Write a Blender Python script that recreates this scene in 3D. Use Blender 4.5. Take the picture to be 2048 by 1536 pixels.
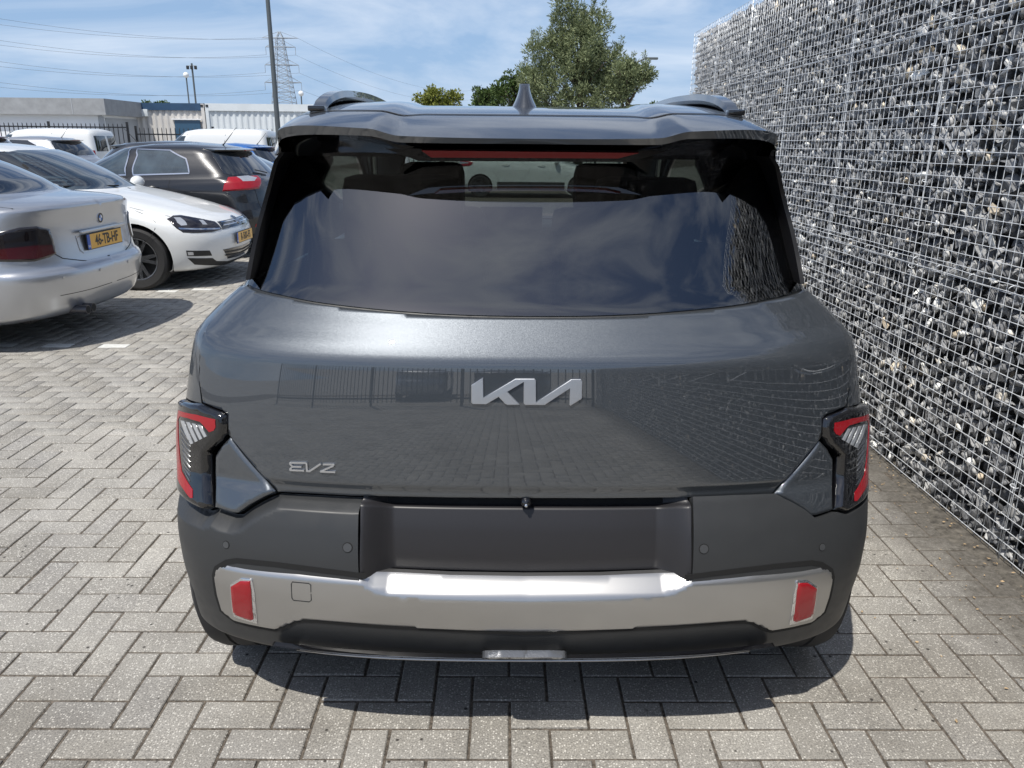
import bpy, bmesh, math, random
import numpy as np
from mathutils import Vector, Matrix
from mathutils.geometry import delaunay_2d_cdt

for o in list(bpy.data.objects): bpy.data.objects.remove(o, do_unlink=True)
scene = bpy.context.scene
COL = scene.collection
random.seed(7); RNG = np.random.default_rng(7)
R = math.radians

# ------------------------------------------------------------------ camera (phone at eye height, pitched down)
FPX, CX, CY, EYE = 1538.0, 1024.0, 768.0, 1.5
TH, PSI, RHO = math.atan(483 / 1538), R(.65), R(.55)
_F = np.array([math.sin(PSI)*math.cos(TH), math.cos(PSI)*math.cos(TH), -math.sin(TH)])
_R0 = np.array([math.cos(PSI), -math.sin(PSI), 0.]); _U0 = np.cross(_R0, _F)
_R = _R0*math.cos(RHO) + _U0*math.sin(RHO); _U = -_R0*math.sin(RHO) + _U0*math.cos(RHO)
_C = np.array([0, 0, EYE])
def proj(P):
    d = np.asarray(P, float) - _C; z = d @ _F
    return np.stack([CX + FPX*(d @ _R)/z, CY - FPX*(d @ _U)/z], -1)
def ray(px, py): return _F + (px - CX)/FPX*_R - (py - CY)/FPX*_U
def gnd(px, py, z=0.0): d = ray(px, py); return _C + (z - EYE)/d[2]*d
def atY(px, py, Y): d = ray(px, py); return _C + Y/d[1]*d
def atX(px, py, X): d = ray(px, py); return _C + X/d[0]*d

cam = bpy.data.cameras.new('camera'); camo = bpy.data.objects.new('camera', cam); COL.objects.link(camo)
cam.sensor_fit = 'HORIZONTAL'; cam.sensor_width = 36; cam.lens = FPX/2048*36
cam.clip_start = .05; cam.clip_end = 3000
camo.matrix_world = Matrix(((_R[0], _U[0], -_F[0], 0), (_R[1], _U[1], -_F[1], 0), (_R[2], _U[2], -_F[2], EYE), (0, 0, 0, 1)))
scene.camera = camo
scene.render.resolution_x, scene.render.resolution_y = 1024, 768

# ------------------------------------------------------------------ sky, sun, exposure
SUN_EL, SUN_AZ = R(62), R(31)                   # the sun stands high behind the camera, to its left
SUN_DIR = Vector((-math.sin(SUN_AZ)*math.cos(SUN_EL), -math.cos(SUN_AZ)*math.cos(SUN_EL), math.sin(SUN_EL)))
world = bpy.data.worlds.new('World'); scene.world = world; world.use_nodes = True
nt = world.node_tree; nt.nodes.clear()
def N_(t, typ, **k):
    n = t.nodes.new(typ)
    for a, b in k.items():
        if a in n.inputs.keys() if isinstance(a, str) else False: n.inputs[a].default_value = b
        else: setattr(n, a, b)
    return n
sky = N_(nt, 'ShaderNodeTexSky'); sky.sky_type = 'NISHITA'; sky.sun_disc = False
sky.sun_elevation = SUN_EL; sky.sun_rotation = math.atan2(SUN_DIR.x, SUN_DIR.y)
sky.air_density = .85; sky.dust_density = 1.0; sky.ozone_density = 4.5
tc = N_(nt, 'ShaderNodeTexCoord'); mp = N_(nt, 'ShaderNodeMapping'); mp.inputs['Scale'].default_value = (1.1, 1.1, 4.5); mp.inputs['Rotation'].default_value = (R(9), R(-7), R(20))
nz = N_(nt, 'ShaderNodeTexNoise'); nz.inputs['Scale'].default_value = 2.5; nz.inputs['Detail'].default_value = 9; nz.inputs['Roughness'].default_value = .58; nz.inputs['Distortion'].default_value = .7
rm = N_(nt, 'ShaderNodeValToRGB'); rm.color_ramp.elements[0].position = .40; rm.color_ramp.elements[1].position = .72
rm.color_ramp.elements[0].color = (0, 0, 0, 1); rm.color_ramp.elements[1].color = (.66, .66, .66, 1)
mx = N_(nt, 'ShaderNodeMix'); mx.data_type = 'RGBA'; mx.inputs[7].default_value = (8.0, 8.5, 9.2, 1)
bg = N_(nt, 'ShaderNodeBackground'); bg.inputs['Strength'].default_value = .12
wo = N_(nt, 'ShaderNodeOutputWorld')
L = nt.links.new
L(tc.outputs['Generated'], mp.inputs['Vector']); L(mp.outputs[0], nz.inputs['Vector']); L(nz.outputs['Fac'], rm.inputs[0])
sx_ = N_(nt, 'ShaderNodeSeparateXYZ'); L(tc.outputs['Generated'], sx_.inputs[0])
hz = N_(nt, 'ShaderNodeMapRange'); hz.inputs[1].default_value = .0; hz.inputs[2].default_value = .42; hz.inputs[3].default_value = .80; hz.inputs[4].default_value = .0; hz.interpolation_type = 'SMOOTHERSTEP'; L(sx_.outputs[2], hz.inputs[0])
mh = N_(nt, 'ShaderNodeMix'); mh.data_type = 'RGBA'; mh.inputs[7].default_value = (3.0, 4.5, 6.8, 1); L(hz.outputs[0], mh.inputs[0]); L(sky.outputs[0], mh.inputs[6])   # low haze
L(rm.outputs[0], mx.inputs[0]); L(mh.outputs[2], mx.inputs[6]); L(mx.outputs[2], bg.inputs[0]); L(bg.outputs[0], wo.inputs[0])
sun = bpy.data.lights.new('sun', 'SUN'); suno = bpy.data.objects.new('sun', sun); COL.objects.link(suno)
sun.energy = 4.7; sun.angle = R(.53); sun.color = (1, .955, .88)
suno.rotation_euler = SUN_DIR.to_track_quat('Z', 'Y').to_euler(); suno.location = SUN_DIR*40
vs = scene.view_settings; vs.view_transform = 'Standard'; vs.look = 'None'; vs.exposure = 0.0; vs.gamma = 1; vs.use_curve_mapping = False

# ------------------------------------------------------------------ materials
MATS = {}
def mat(name, base=(.5, .5, .5), rough=.5, metal=0., spec=.5, coat=0., coat_rough=.03, noise=None, bump=None, emit=None, alpha=None, rough_noise=None, mscale=None):
    """plain procedural material; noise=(scale, amount) varies the colour, bump=(scale, strength, distance) the surface"""
    m = bpy.data.materials.new(name); m.use_nodes = True; t = m.node_tree; b = t.nodes['Principled BSDF']
    b.inputs['Base Color'].default_value = (*base, 1); b.inputs['Roughness'].default_value = rough
    b.inputs['Metallic'].default_value = metal; b.inputs['Specular IOR Level'].default_value = spec
    b.inputs['Coat Weight'].default_value = coat; b.inputs['Coat Roughness'].default_value = coat_rough
    co = t.nodes.new('ShaderNodeTexCoord')
    if noise:
        n = t.nodes.new('ShaderNodeTexNoise'); n.inputs['Scale'].default_value = noise[0]; n.inputs['Detail'].default_value = 6; n.inputs['Roughness'].default_value = .6
        r = t.nodes.new('ShaderNodeMapRange'); r.inputs[1].default_value = .3; r.inputs[2].default_value = .7; r.inputs[3].default_value = 1 - noise[1]; r.inputs[4].default_value = 1 + noise[1]
        x = t.nodes.new('ShaderNodeVectorMath'); x.operation = 'SCALE'; x.inputs[0].default_value = base
        t.links.new(co.outputs['Object'], n.inputs['Vector']); t.links.new(n.outputs[0], r.inputs[0]); t.links.new(r.outputs[0], x.inputs['Scale']); t.links.new(x.outputs[0], b.inputs['Base Color'])
    if rough_noise:
        n = t.nodes.new('ShaderNodeTexNoise'); n.inputs['Scale'].default_value = rough_noise[0]; n.inputs['Detail'].default_value = 5
        r = t.nodes.new('ShaderNodeMapRange'); r.inputs[1].default_value = .3; r.inputs[2].default_value = .7; r.inputs[3].default_value = rough - rough_noise[1]; r.inputs[4].default_value = rough + rough_noise[1]
        t.links.new(co.outputs['Object'], n.inputs['Vector']); t.links.new(n.outputs[0], r.inputs[0]); t.links.new(r.outputs[0], b.inputs['Roughness'])
    if bump:
        n = t.nodes.new('ShaderNodeTexNoise'); n.inputs['Scale'].default_value = bump[0]; n.inputs['Detail'].default_value = 4
        u = t.nodes.new('ShaderNodeBump'); u.inputs['Strength'].default_value = bump[1]; u.inputs['Distance'].default_value = bump[2]
        t.links.new(co.outputs['Object'], n.inputs['Vector']); t.links.new(n.outputs[0], u.inputs['Height']); t.links.new(u.outputs[0], b.inputs['Normal'])
    if emit:
        b.inputs['Emission Color'].default_value = (*emit[0], 1); b.inputs['Emission Strength'].default_value = emit[1]
    MATS[name] = m; return m

def glass_mat(name, tint, refl=1.0, ior=1.5, rough=0.0):
    """sheet glass: tinted straight-through light and a fresnel mirror"""
    m = bpy.data.materials.new(name); m.use_nodes = True; t = m.node_tree; t.nodes.clear()
    o = t.nodes.new('ShaderNodeOutputMaterial'); mixn = t.nodes.new('ShaderNodeMixShader'); fr = t.nodes.new('ShaderNodeFresnel'); fr.inputs['IOR'].default_value = ior
    ge = t.nodes.new('ShaderNodeNewGeometry'); mr = t.nodes.new('ShaderNodeMapRange'); mr.inputs[3].default_value = ior; mr.inputs[4].default_value = 1/ior
    t.links.new(ge.outputs['Backfacing'], mr.inputs[0]); t.links.new(mr.outputs[0], fr.inputs['IOR'])      # a thin pane mirrors alike from both faces
    tr = t.nodes.new('ShaderNodeBsdfTransparent'); tr.inputs[0].default_value = (*tint, 1)
    gl = t.nodes.new('ShaderNodeBsdfGlossy'); gl.inputs['Roughness'].default_value = rough; gl.inputs[0].default_value = (refl, refl, refl, 1)
    t.links.new(fr.outputs[0], mixn.inputs[0]); t.links.new(tr.outputs[0], mixn.inputs[1]); t.links.new(gl.outputs[0], mixn.inputs[2]); t.links.new(mixn.outputs[0], o.inputs[0])
    MATS[name] = m; return m

# ------------------------------------------------------------------ objects
def tag(o, label=None, cat=None, group=None, kind=None):
    if label: o['label'] = label
    if cat: o['category'] = cat
    if group: o['group'] = group
    if kind: o['kind'] = kind
    return o
def link(o, parent=None):
    COL.objects.link(o)
    if parent is not None: o.parent = parent
    return o
def empty(name, loc=(0, 0, 0), rz=0., parent=None):
    o = bpy.data.objects.new(name, None); o.location = loc; o.rotation_euler = (0, 0, rz); o.empty_display_size = .2
    return link(o, parent)
def mesh_obj(name, verts, faces, material, parent=None, smooth=True, normals=None):
    me = bpy.data.meshes.new(name); me.from_pydata([tuple(map(float, v)) for v in verts], [], [tuple(map(int, f)) for f in faces])
    if smooth: me.polygons.foreach_set('use_smooth', [True]*len(me.polygons))
    me.update()
    if normals is not None: me.normals_split_custom_set_from_vertices([tuple(map(float, n)) for n in normals])
    if material is not None: me.materials.append(material)
    return link(bpy.data.objects.new(name, me), parent)
def bm_obj(name, bm, material, parent=None, smooth=False, auto=None):
    me = bpy.data.meshes.new(name); bm.normal_update(); bm.to_mesh(me); bm.free()
    if smooth or auto is not None: me.polygons.foreach_set('use_smooth', [True]*len(me.polygons))
    if auto is not None: me.set_sharp_from_angle(angle=R(auto))
    if material is not None: me.materials.append(material)
    return link(bpy.data.objects.new(name, me), parent)
def add_box(bm, c, s, rot=None, bevel=0):
    r = bmesh.ops.create_cube(bm, size=1); vs_ = r['verts']
    M = Matrix.Translation(c) @ (rot.to_4x4() if rot is not None else Matrix()) @ Matrix.Diagonal((*s, 1))
    bmesh.ops.transform(bm, matrix=M, verts=vs_)
    if bevel:
        es = list({e for v in vs_ for e in v.link_edges})
        bmesh.ops.bevel(bm, geom=es, offset=bevel, segments=2, affect='EDGES', profile=.6)
def box(name, c, s, m, parent=None, rot=None, bevel=0):
    bm = bmesh.new(); add_box(bm, c, s, rot, bevel); return bm_obj(name, bm, m, parent, auto=35 if bevel else None)
def add_tube(bm, pts, r, n=6, cap=True):
    pts = [Vector(p) for p in pts]; rs = r if isinstance(r, (list, tuple)) else [r]*len(pts); rings = []
    for i, p in enumerate(pts):
        d = (pts[min(i+1, len(pts)-1)] - pts[max(i-1, 0)]).normalized()
        u = d.orthogonal().normalized() if abs(d.z) > .95 else d.cross(Vector((0, 0, 1))).normalized()
        w = d.cross(u).normalized()
        rings.append([bm.verts.new(p + rs[i]*(math.cos(2*math.pi*k/n)*u + math.sin(2*math.pi*k/n)*w)) for k in range(n)])
    for a, b in zip(rings, rings[1:]):
        for k in range(n): bm.faces.new((a[k], a[(k+1) % n], b[(k+1) % n], b[k]))
    if cap: bm.faces.new(rings[0][::-1]); bm.faces.new(rings[-1])
def tube(name, pts, r, m, parent=None, n=8):
    bm = bmesh.new(); add_tube(bm, pts, r, n); return bm_obj(name, bm, m, parent, auto=50)
def grid_obj(name, f, nu, nv, m, parent=None, closed_u=False):
    u = np.linspace(0, 1, nu); v = np.linspace(0, 1, nv); U, V = np.meshgrid(u, v, indexing='ij')
    P = f(U, V).reshape(-1, 3); F = []
    for i in range(nu - 1):
        for j in range(nv - 1): F.append((i*nv+j, (i+1)*nv+j, (i+1)*nv+j+1, i*nv+j+1))
    return mesh_obj(name, P, F, m, parent)
def prism(name, poly, f3, depth, m, parent=None, smooth=False):
    """flat outline (list of 2D points) lifted by f3(p, d) -> 3D and given a thickness"""
    poly = [tuple(p) for p in poly]
    if sum(a[0]*b[1]-b[0]*a[1] for a, b in zip(poly, poly[1:]+poly[:1])) < 0: poly = poly[::-1]
    bm = bmesh.new(); n = len(poly)
    top = [bm.verts.new(f3(p, depth)) for p in poly]; bot = [bm.verts.new(f3(p, 0)) for p in poly]
    bm.faces.new(top); 
    for i in range(n): bm.faces.new((bot[i], bot[(i+1) % n], top[(i+1) % n], top[i]))
    bmesh.ops.triangulate(bm, faces=[f for f in bm.faces if len(f.verts) > 4])
    return bm_obj(name, bm, m, parent, smooth)
def text_obj(name, s, size, M, m, parent=None, depth=.002, sx=1.0, bold=0.0):
    c = bpy.data.curves.new('t', 'FONT'); c.body = s; c.size = size; c.extrude = depth; c.align_x = 'CENTER'; c.align_y = 'CENTER'; c.offset = bold; c.resolution_u = 3
    t = bpy.data.objects.new('t', c); COL.objects.link(t); dg = bpy.context.evaluated_depsgraph_get(); dg.update()
    me = bpy.data.meshes.new_from_object(t.evaluated_get(dg)); bpy.data.objects.remove(t)
    me.transform(M @ Matrix.Diagonal((sx, 1, 1, 1))); me.materials.clear(); me.materials.append(m); me.name = name
    return link(bpy.data.objects.new(name, me), parent)
def copy_tree(o, parent=None):
    c = o.copy(); COL.objects.link(c); c.parent = parent
    for ch in list(o.children): copy_tree(ch, c)
    return c
mat('rubber', (.022, .022, .023), .75, bump=(60, .2, .002))
mat('dark_plastic', (.018, .019, .02), .5, rough_noise=(30, .06))
mat('black_gloss', (.004, .004, .005), .06, coat=1, spec=.5)
mat('under', (.006, .006, .006), .8)
mat('chrome', (.75, .76, .78), .08, 1.)
mat('alloy', (.48, .49, .51), .25, 1.)
mat('alloy_dark', (.10, .10, .11), .3, .8)
mat('amber', (.8, .30, .03), .2, coat=1)
def flake_paint(name, base, metal, rough, flake=.18, coat=1.0, scale=1400, crough=.02, dirt=0.):
    """metallic paint: flakes tilt the base layer, a clear coat lies on top; a little dust"""
    m = mat(name, base, rough, metal, coat=coat, coat_rough=crough); t = m.node_tree; b = t.nodes['Principled BSDF']
    co = t.nodes.new('ShaderNodeTexCoord'); vo = t.nodes.new('ShaderNodeTexVoronoi'); vo.inputs['Scale'].default_value = scale
    ge = t.nodes.new('ShaderNodeNewGeometry'); sb = t.nodes.new('ShaderNodeVectorMath'); sb.operation = 'SUBTRACT'; sb.inputs[1].default_value = (.5, .5, .5)
    scn = t.nodes.new('ShaderNodeVectorMath'); scn.operation = 'SCALE'; scn.inputs['Scale'].default_value = flake
    ad = t.nodes.new('ShaderNodeVectorMath'); ad.operation = 'ADD'; no = t.nodes.new('ShaderNodeVectorMath'); no.operation = 'NORMALIZE'
    K = t.links.new
    K(co.outputs['Object'], vo.inputs['Vector']); K(vo.outputs['Color'], sb.inputs[0]); K(sb.outputs[0], scn.inputs[0]); K(scn.outputs[0], ad.inputs[1]); K(ge.outputs['Normal'], ad.inputs[0]); K(ad.outputs[0], no.inputs[0]); K(no.outputs[0], b.inputs['Normal'])
    n = t.nodes.new('ShaderNodeTexNoise'); n.inputs['Scale'].default_value = 7; n.inputs['Detail'].default_value = 8; n.inputs['Roughness'].default_value = .7
    r = t.nodes.new('ShaderNodeMapRange'); r.inputs[1].default_value = .35; r.inputs[2].default_value = .75; r.inputs[3].default_value = crough; r.inputs[4].default_value = crough + .012 + dirt
    K(co.outputs['Object'], n.inputs['Vector']); K(n.outputs[0], r.inputs[0]); K(r.outputs[0], b.inputs['Coat Roughness'])
    return m
flake_paint('kia_paint', (.066, .076, .088), .64, .40, .12, crough=.0); MATS['kia_paint'].node_tree.nodes['Principled BSDF'].inputs['Coat IOR'].default_value = 1.85
flake_paint('silver_paint', (.50, .515, .54), .8, .32, .15, crough=.03, dirt=.04)
flake_paint('white_paint', (.72, .735, .73), 0., .35, .0, crough=.03, dirt=.03)
flake_paint('black_paint', (.012, .013, .016), .3, .3, .1, crough=.03, dirt=.04)
flake_paint('graphite_paint', (.05, .055, .065), .6, .35, .15, crough=.04)
flake_paint('blue_paint', (.02, .13, .42), .2, .3, .1)
mat('bumper_plastic', (.030, .0315, .033), .46, bump=(900, .10, .0004), rough_noise=(25, .05))
mat('recess_plastic', (.020, .0195, .022), .42, bump=(900, .10, .0004))
mat('lip_glint', (.42, .42, .42), .3, .8)  # pale tone puts the glint of the lip's lit edge into the colour
mat('satin_silver', (.48, .475, .465), .30, .9)
mat('red_lens', (.30, .004, .010), .25, coat=.5, spec=.5, bump=(350, .25, .001))
mat('red_lens_dark', (.20, .016, .016), .18, coat=1)
mat('clear_lens', (.52, .54, .57), .16, .5, coat=1, bump=(220, .35, .001))
mat('smoke_lens', (.012, .009, .010), .06, coat=1)
mat('smoke_red', (.060, .004, .006), .08, coat=1)
mat('brushed', (.70, .71, .73), .28, 1., bump=(120, .04, .001))
mat('plate_yellow', (.80, .42, .03), .35, coat=.4)
mat('plate_blue', (.02, .10, .45), .35)
mat('ink', (.01, .01, .01), .4)
mat('white_print', (.8, .8, .8), .4)
mat('blue_print', (.03, .16, .5), .3)
mat('seat_fabric', (.012, .012, .013), .8, bump=(200, .2, .002))
mat('white_line', (.62, .62, .59), .7, noise=(30, .15))
glass_mat('rear_glass', (.23, .25, .245), 1.0, 2.25)
glass_mat('windscreen', (.70, .80, .74), 1.0, 1.5)
mat('dark_glass', (.010, .013, .016), .03, spec=.9, coat=1)
mat('cabin_glass', (.030, .045, .055), .03, spec=.9, coat=1, noise=(3.5, .7))
# ------------------------------------------------------------------ body-skin library
def pchip(x, Y, q):
    x = np.asarray(x, float); Y = np.asarray(Y, float); q = np.asarray(q, float)
    h_ = np.diff(x)[:, None]; d = np.diff(Y, axis=0) / h_
    m = np.zeros_like(Y)
    if len(x) > 2:
        w1 = 2 * h_[1:] + h_[:-1]; w2 = h_[1:] + 2 * h_[:-1]
        ok = d[:-1] * d[1:] > 0
        den = np.where(ok, w1 / np.where(ok, d[:-1], 1) + w2 / np.where(ok, d[1:], 1), 1)
        m[1:-1] = np.where(ok, (w1 + w2) / den, 0)
    m[0] = d[0]; m[-1] = d[-1]
    i = np.clip(np.searchsorted(x, q, side='right') - 1, 0, len(x) - 2)
    H = (x[i + 1] - x[i])[:, None]; t = ((q - x[i]) / H[:, 0])[:, None]
    t2 = t * t; t3 = t2 * t
    return (2*t3-3*t2+1)*Y[i] + (t3-2*t2+t)*H*m[i] + (-2*t3+3*t2)*Y[i+1] + (t3-t2)*H*m[i+1]

class Skin:
    """a stack of plan outlines. row: v, z at rear, z at front, y rear, y front, half width, rear corner length, rear power, front corner length, front power.
    a: 0 rear centre, 1..2 along the side, 3 front centre; its sign is the side (+ right)"""
    def __init__(s, rows, post=None):
        r = np.array(rows, float); s.V = r[:, 0]; s.Q = r[:, 1:]; s.post = post
        s.v0, s.v1 = s.V[0], s.V[-1]
    def P(s, a, v):
        a = np.atleast_1d(np.asarray(a, float)); v = np.atleast_1d(np.asarray(v, float))
        a, v = np.broadcast_arrays(a, v)
        sh = a.shape; a = a.ravel(); v = v.ravel()
        zr, zf, yr, yf, W, Lr, nr, Lf, nf = pchip(s.V, s.Q, v).T
        A = np.abs(a)
        ph = np.where(A <= 1.5, np.clip(A, 0, 1), np.clip(3 - A, 0, 1)) * math.pi / 2
        n = np.where(A <= 1.5, nr, nf)
        sn = np.sin(ph); cs = np.abs(np.cos(ph)); rr = (sn**n + cs**n) ** (-1 / n)
        X = W * sn * rr
        Y = np.where(A <= 1, yr + Lr * (1 - cs * rr),
            np.where(A < 2, yr + Lr + (yf - Lf - yr - Lr) * (A - 1), yf - Lf * (1 - cs * rr)))
        t = np.clip((Y - yr) / np.maximum(yf - yr, 1e-3), 0, 1)
        Z = zr + (zf - zr) * t
        p = np.stack([X * np.where(a < 0, -1, 1), Y, Z], -1)
        if s.post is not None: p = s.post(p, a, v)
        return p.reshape(sh + (3,))
    def N(s, a, v, e=2e-3, ev=None):
        ev = ev or (s.v1 - s.v0) * 5e-4
        da = s.P(a + e, v) - s.P(a - e, v)
        vp = np.minimum(np.asarray(v) + ev, s.v1); vm = np.maximum(np.asarray(v) - ev, s.v0)
        dv = s.P(a, vp) - s.P(a, vm)
        n = np.cross(da, dv)
        return n / np.maximum(np.linalg.norm(n, axis=-1, keepdims=True), 1e-9)
    def inv(s, T, f2, ar, vr, na=260, nv=220, it=6):
        T = np.atleast_2d(np.asarray(T, float))
        ga, gv = np.meshgrid(np.linspace(*ar, na), np.linspace(*vr, nv), indexing='ij')
        ga = ga.ravel(); gv = gv.ravel(); G = f2(s.P(ga, gv))
        k = np.array([np.argmin(((G - t) ** 2).sum(1)) for t in T])
        a = ga[k].copy(); v = gv[k].copy()
        ea, ev = 1e-4, (vr[1] - vr[0]) * 1e-4
        for _ in range(it):
            f0 = f2(s.P(a, v)); ja = (f2(s.P(a + ea, v)) - f0) / ea; jv = (f2(s.P(a, v + ev)) - f0) / ev
            r = T - f0; det = ja[:, 0]*jv[:, 1] - ja[:, 1]*jv[:, 0]
            det = np.where(np.abs(det) < 1e-9, 1e-9, det)
            da = (r[:, 0]*jv[:, 1] - r[:, 1]*jv[:, 0]) / det; dv = (ja[:, 0]*r[:, 1] - ja[:, 1]*r[:, 0]) / det
            la = (ar[1] - ar[0]) / na * 1.5; lv = (vr[1] - vr[0]) / nv * 1.5
            a = np.clip(a + np.clip(da, -la, la), *ar); v = np.clip(v + np.clip(dv, -lv, lv), *vr)
        return np.stack([a, v], 1)
# ------------------------------------------------------------------ panels laid on a skin
def pip(P, poly):
    x, y = P[:, 0], P[:, 1]; ins = np.zeros(len(P), bool); n = len(poly)
    for i in range(n):
        (x0, y0), (x1, y1) = poly[i], poly[(i+1) % n]
        c = (y0 > y) != (y1 > y)
        if c.any(): ins ^= c & (x < (x1-x0)*(y-y0)/((y1-y0) if y1 != y0 else 1e-12) + x0)
    return ins
def segdist(P, poly):
    A = poly; B = np.roll(poly, -1, 0); d = np.full(len(P), 1e9)
    for a, b in zip(A, B):
        ab = b - a; t = np.clip(((P - a) @ ab)/max(ab @ ab, 1e-14), 0, 1)
        d = np.minimum(d, np.hypot(*(P - a - t[:, None]*ab).T))
    return d
def sym(half):
    """left half outline from bottom centre to top centre -> whole outline"""
    h = np.array(half, float); m = h[::-1].copy(); m[:, 0] *= -1
    return np.vstack([h, m])
def panel(S, name, material, poly, parent, off=0.0, sp=.02, rim=.012, mirror=False, holes=(), lines=()):
    poly = np.asarray(poly, float)
    sub = poly[::max(1, len(poly)//12)]
    e = 1e-3; ev = (S.v1 - S.v0)*1e-3
    inner = sub*.9 + poly.mean(0)*.1
    sa = np.linalg.norm(S.P(inner[:, 0]+e, inner[:, 1]) - S.P(inner[:, 0]-e, inner[:, 1]), axis=-1).mean()/(2*e)
    sv = np.linalg.norm(S.P(inner[:, 0], np.clip(inner[:, 1]+ev, S.v0, S.v1)) - S.P(inner[:, 0], np.clip(inner[:, 1]-ev, S.v0, S.v1)), axis=-1).mean()/(2*ev)
    sc = np.array([sa, sv])
    def dens(q, closed=True):
        q = np.asarray(q, float); out = []; m = len(q)
        for i in range(m if closed else m-1):
            a, b = q[i], q[(i+1) % m]; k = max(1, int(math.ceil(np.linalg.norm((b-a)*sc)/sp)))
            for j in range(k): out.append(a + (b-a)*j/k)
        if not closed: out.append(q[-1])
        return np.array(out)
    loops = [dens(poly)] + [dens(h) for h in holes]; lns = [dens(l, False) for l in lines]
    b0, b1 = loops[0].min(0), loops[0].max(0)
    na = max(2, int((b1[0]-b0[0])*sa/sp)); nv = max(2, int((b1[1]-b0[1])*sv/sp))
    g = np.stack(np.meshgrid(np.linspace(b0[0], b1[0], na+1), np.linspace(b0[1], b1[1], nv+1), indexing='ij'), -1).reshape(-1, 2)
    ok = pip(g, loops[0])
    for h in loops[1:]: ok &= ~pip(g, h)
    g = g[ok]
    if len(g):
        keep = segdist(g*sc, loops[0]*sc) > .45*sp
        for h in loops[1:]: keep &= segdist(g*sc, h*sc) > .45*sp
        for l in lns: keep &= np.sqrt(((g[:, None]*sc - l[None]*sc)**2).sum(-1)).min(1) > .45*sp
        g = g[keep]
    pts = np.vstack(loops + lns + [g]); E_ = []; k = 0
    for l in loops: E_ += [(k+i, k+(i+1) % len(l)) for i in range(len(l))]; k += len(l)
    for l in lns: E_ += [(k+i, k+i+1) for i in range(len(l)-1)]; k += len(l)
    vo, eo, fo, ov, oe, of = delaunay_2d_cdt([Vector(p) for p in pts*sc], E_, [], 0, 1e-6)
    q = np.array([tuple(v) for v in vo])/sc
    T = np.array([f for f in fo if len(f) == 3]); cen = q[T].mean(1)
    ok = pip(cen, loops[0])
    for h in loops[1:]: ok &= ~pip(cen, h)
    T = T[ok]
    ar = (q[T[:, 1], 0]-q[T[:, 0], 0])*(q[T[:, 2], 1]-q[T[:, 0], 1]) - (q[T[:, 1], 1]-q[T[:, 0], 1])*(q[T[:, 2], 0]-q[T[:, 0], 0])
    T[ar < 0] = T[ar < 0][:, ::-1]
    def Fs(a, v):
        p = S.P(a, v)
        if callable(off):
            qq = np.stack([a, v], 1)
            d = segdist(qq*sc, loops[0]*sc)*np.where(pip(qq, loops[0]), 1, 0)
            o = off(d, a, v, p)
        else: o = off
        if np.ndim(o) == 0: o = np.full(len(p), float(o))
        return p + S.N(a, v)*o[:, None]
    a, v = q[:, 0], q[:, 1]; Pp = Fs(a, v)
    ea = .0015/sa; ev2 = .0015/sv
    vp = np.minimum(v+ev2, S.v1); vm = np.maximum(v-ev2, S.v0)
    nrm = np.cross(Fs(a+ea, v) - Fs(a-ea, v), Fs(a, vp) - Fs(a, vm))
    if callable(off):   # on the very edge the outside counts as flat: use the inside difference there
        pass
    nrm /= np.maximum(np.linalg.norm(nrm, axis=1, keepdims=True), 1e-12)
    base = S.N(a, v)
    bad = (nrm*base).sum(1) < .2; nrm[bad] = base[bad]
    V = [Pp]; Nn = [nrm]; F = T.tolist(); nvt = len(Pp)
    if rim:
        inv = {}
        for i, l in enumerate(ov):
            for j in l: inv[j] = i
        k = 0
        for li, l in enumerate(loops):
            ids = [inv[k+i] for i in range(len(l))]; k += len(l)
            area = sum(l[i][0]*l[(i+1) % len(l)][1] - l[(i+1) % len(l)][0]*l[i][1] for i in range(len(l)))
            if (area < 0) != (li > 0): ids = ids[::-1]
            p = Pp[ids]; b = p - base[ids]*rim
            tg = np.roll(p, -1, 0) - np.roll(p, 1, 0); out = np.cross(tg, base[ids]); out /= np.maximum(np.linalg.norm(out, axis=1, keepdims=True), 1e-12)
            m = len(ids); V += [p, b]; Nn += [out, out]
            F += [(nvt+i, nvt+m+i, nvt+m+(i+1) % m, nvt+(i+1) % m) for i in range(m)]; nvt += 2*m
    V = np.vstack(V); Nn = np.vstack(Nn)
    o = mesh_obj(name, V, F, material, parent, True, Nn)
    if mirror:
        V2 = V*[-1, 1, 1]; N2 = Nn*[-1, 1, 1]
        return o, mesh_obj(name, V2, [f[::-1] for f in F], material, parent, True, N2)
    return o
def tri2d(poly):
    P = np.array(poly, float); n_ = len(P); k = 1/np.abs(P-P.mean(0)).max()
    vo, eo, fo, ov, _, _ = delaunay_2d_cdt([Vector(p) for p in (P-P.mean(0))*k], [(i, (i+1) % n_) for i in range(n_)], [], 0, 1e-7)
    m_ = [l[0] for l in ov]; T = np.array([f for f in fo if len(f) == 3]); T = np.array(m_)[T]
    T = T[pip(P[T].mean(1), P)]
    a_ = (P[T[:, 1], 0]-P[T[:, 0], 0])*(P[T[:, 2], 1]-P[T[:, 0], 1]) - (P[T[:, 1], 1]-P[T[:, 0], 1])*(P[T[:, 2], 0]-P[T[:, 0], 0])
    T[a_ < 0] = T[a_ < 0][:, ::-1]
    return T.tolist()
def lathe(bm, prof, n, axis='X', arc=None):
    """prof: (radius, along) pairs turned round the X axis"""
    rings = []
    for r, x in prof:
        rings.append([bm.verts.new((x, r*math.cos(2*math.pi*k/n), r*math.sin(2*math.pi*k/n))) for k in range(n)])
    for a, b in zip(rings, rings[1:]):
        for k in range(n): bm.faces.new((a[k], a[(k+1) % n], b[(k+1) % n], b[k]))
    return rings
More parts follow.
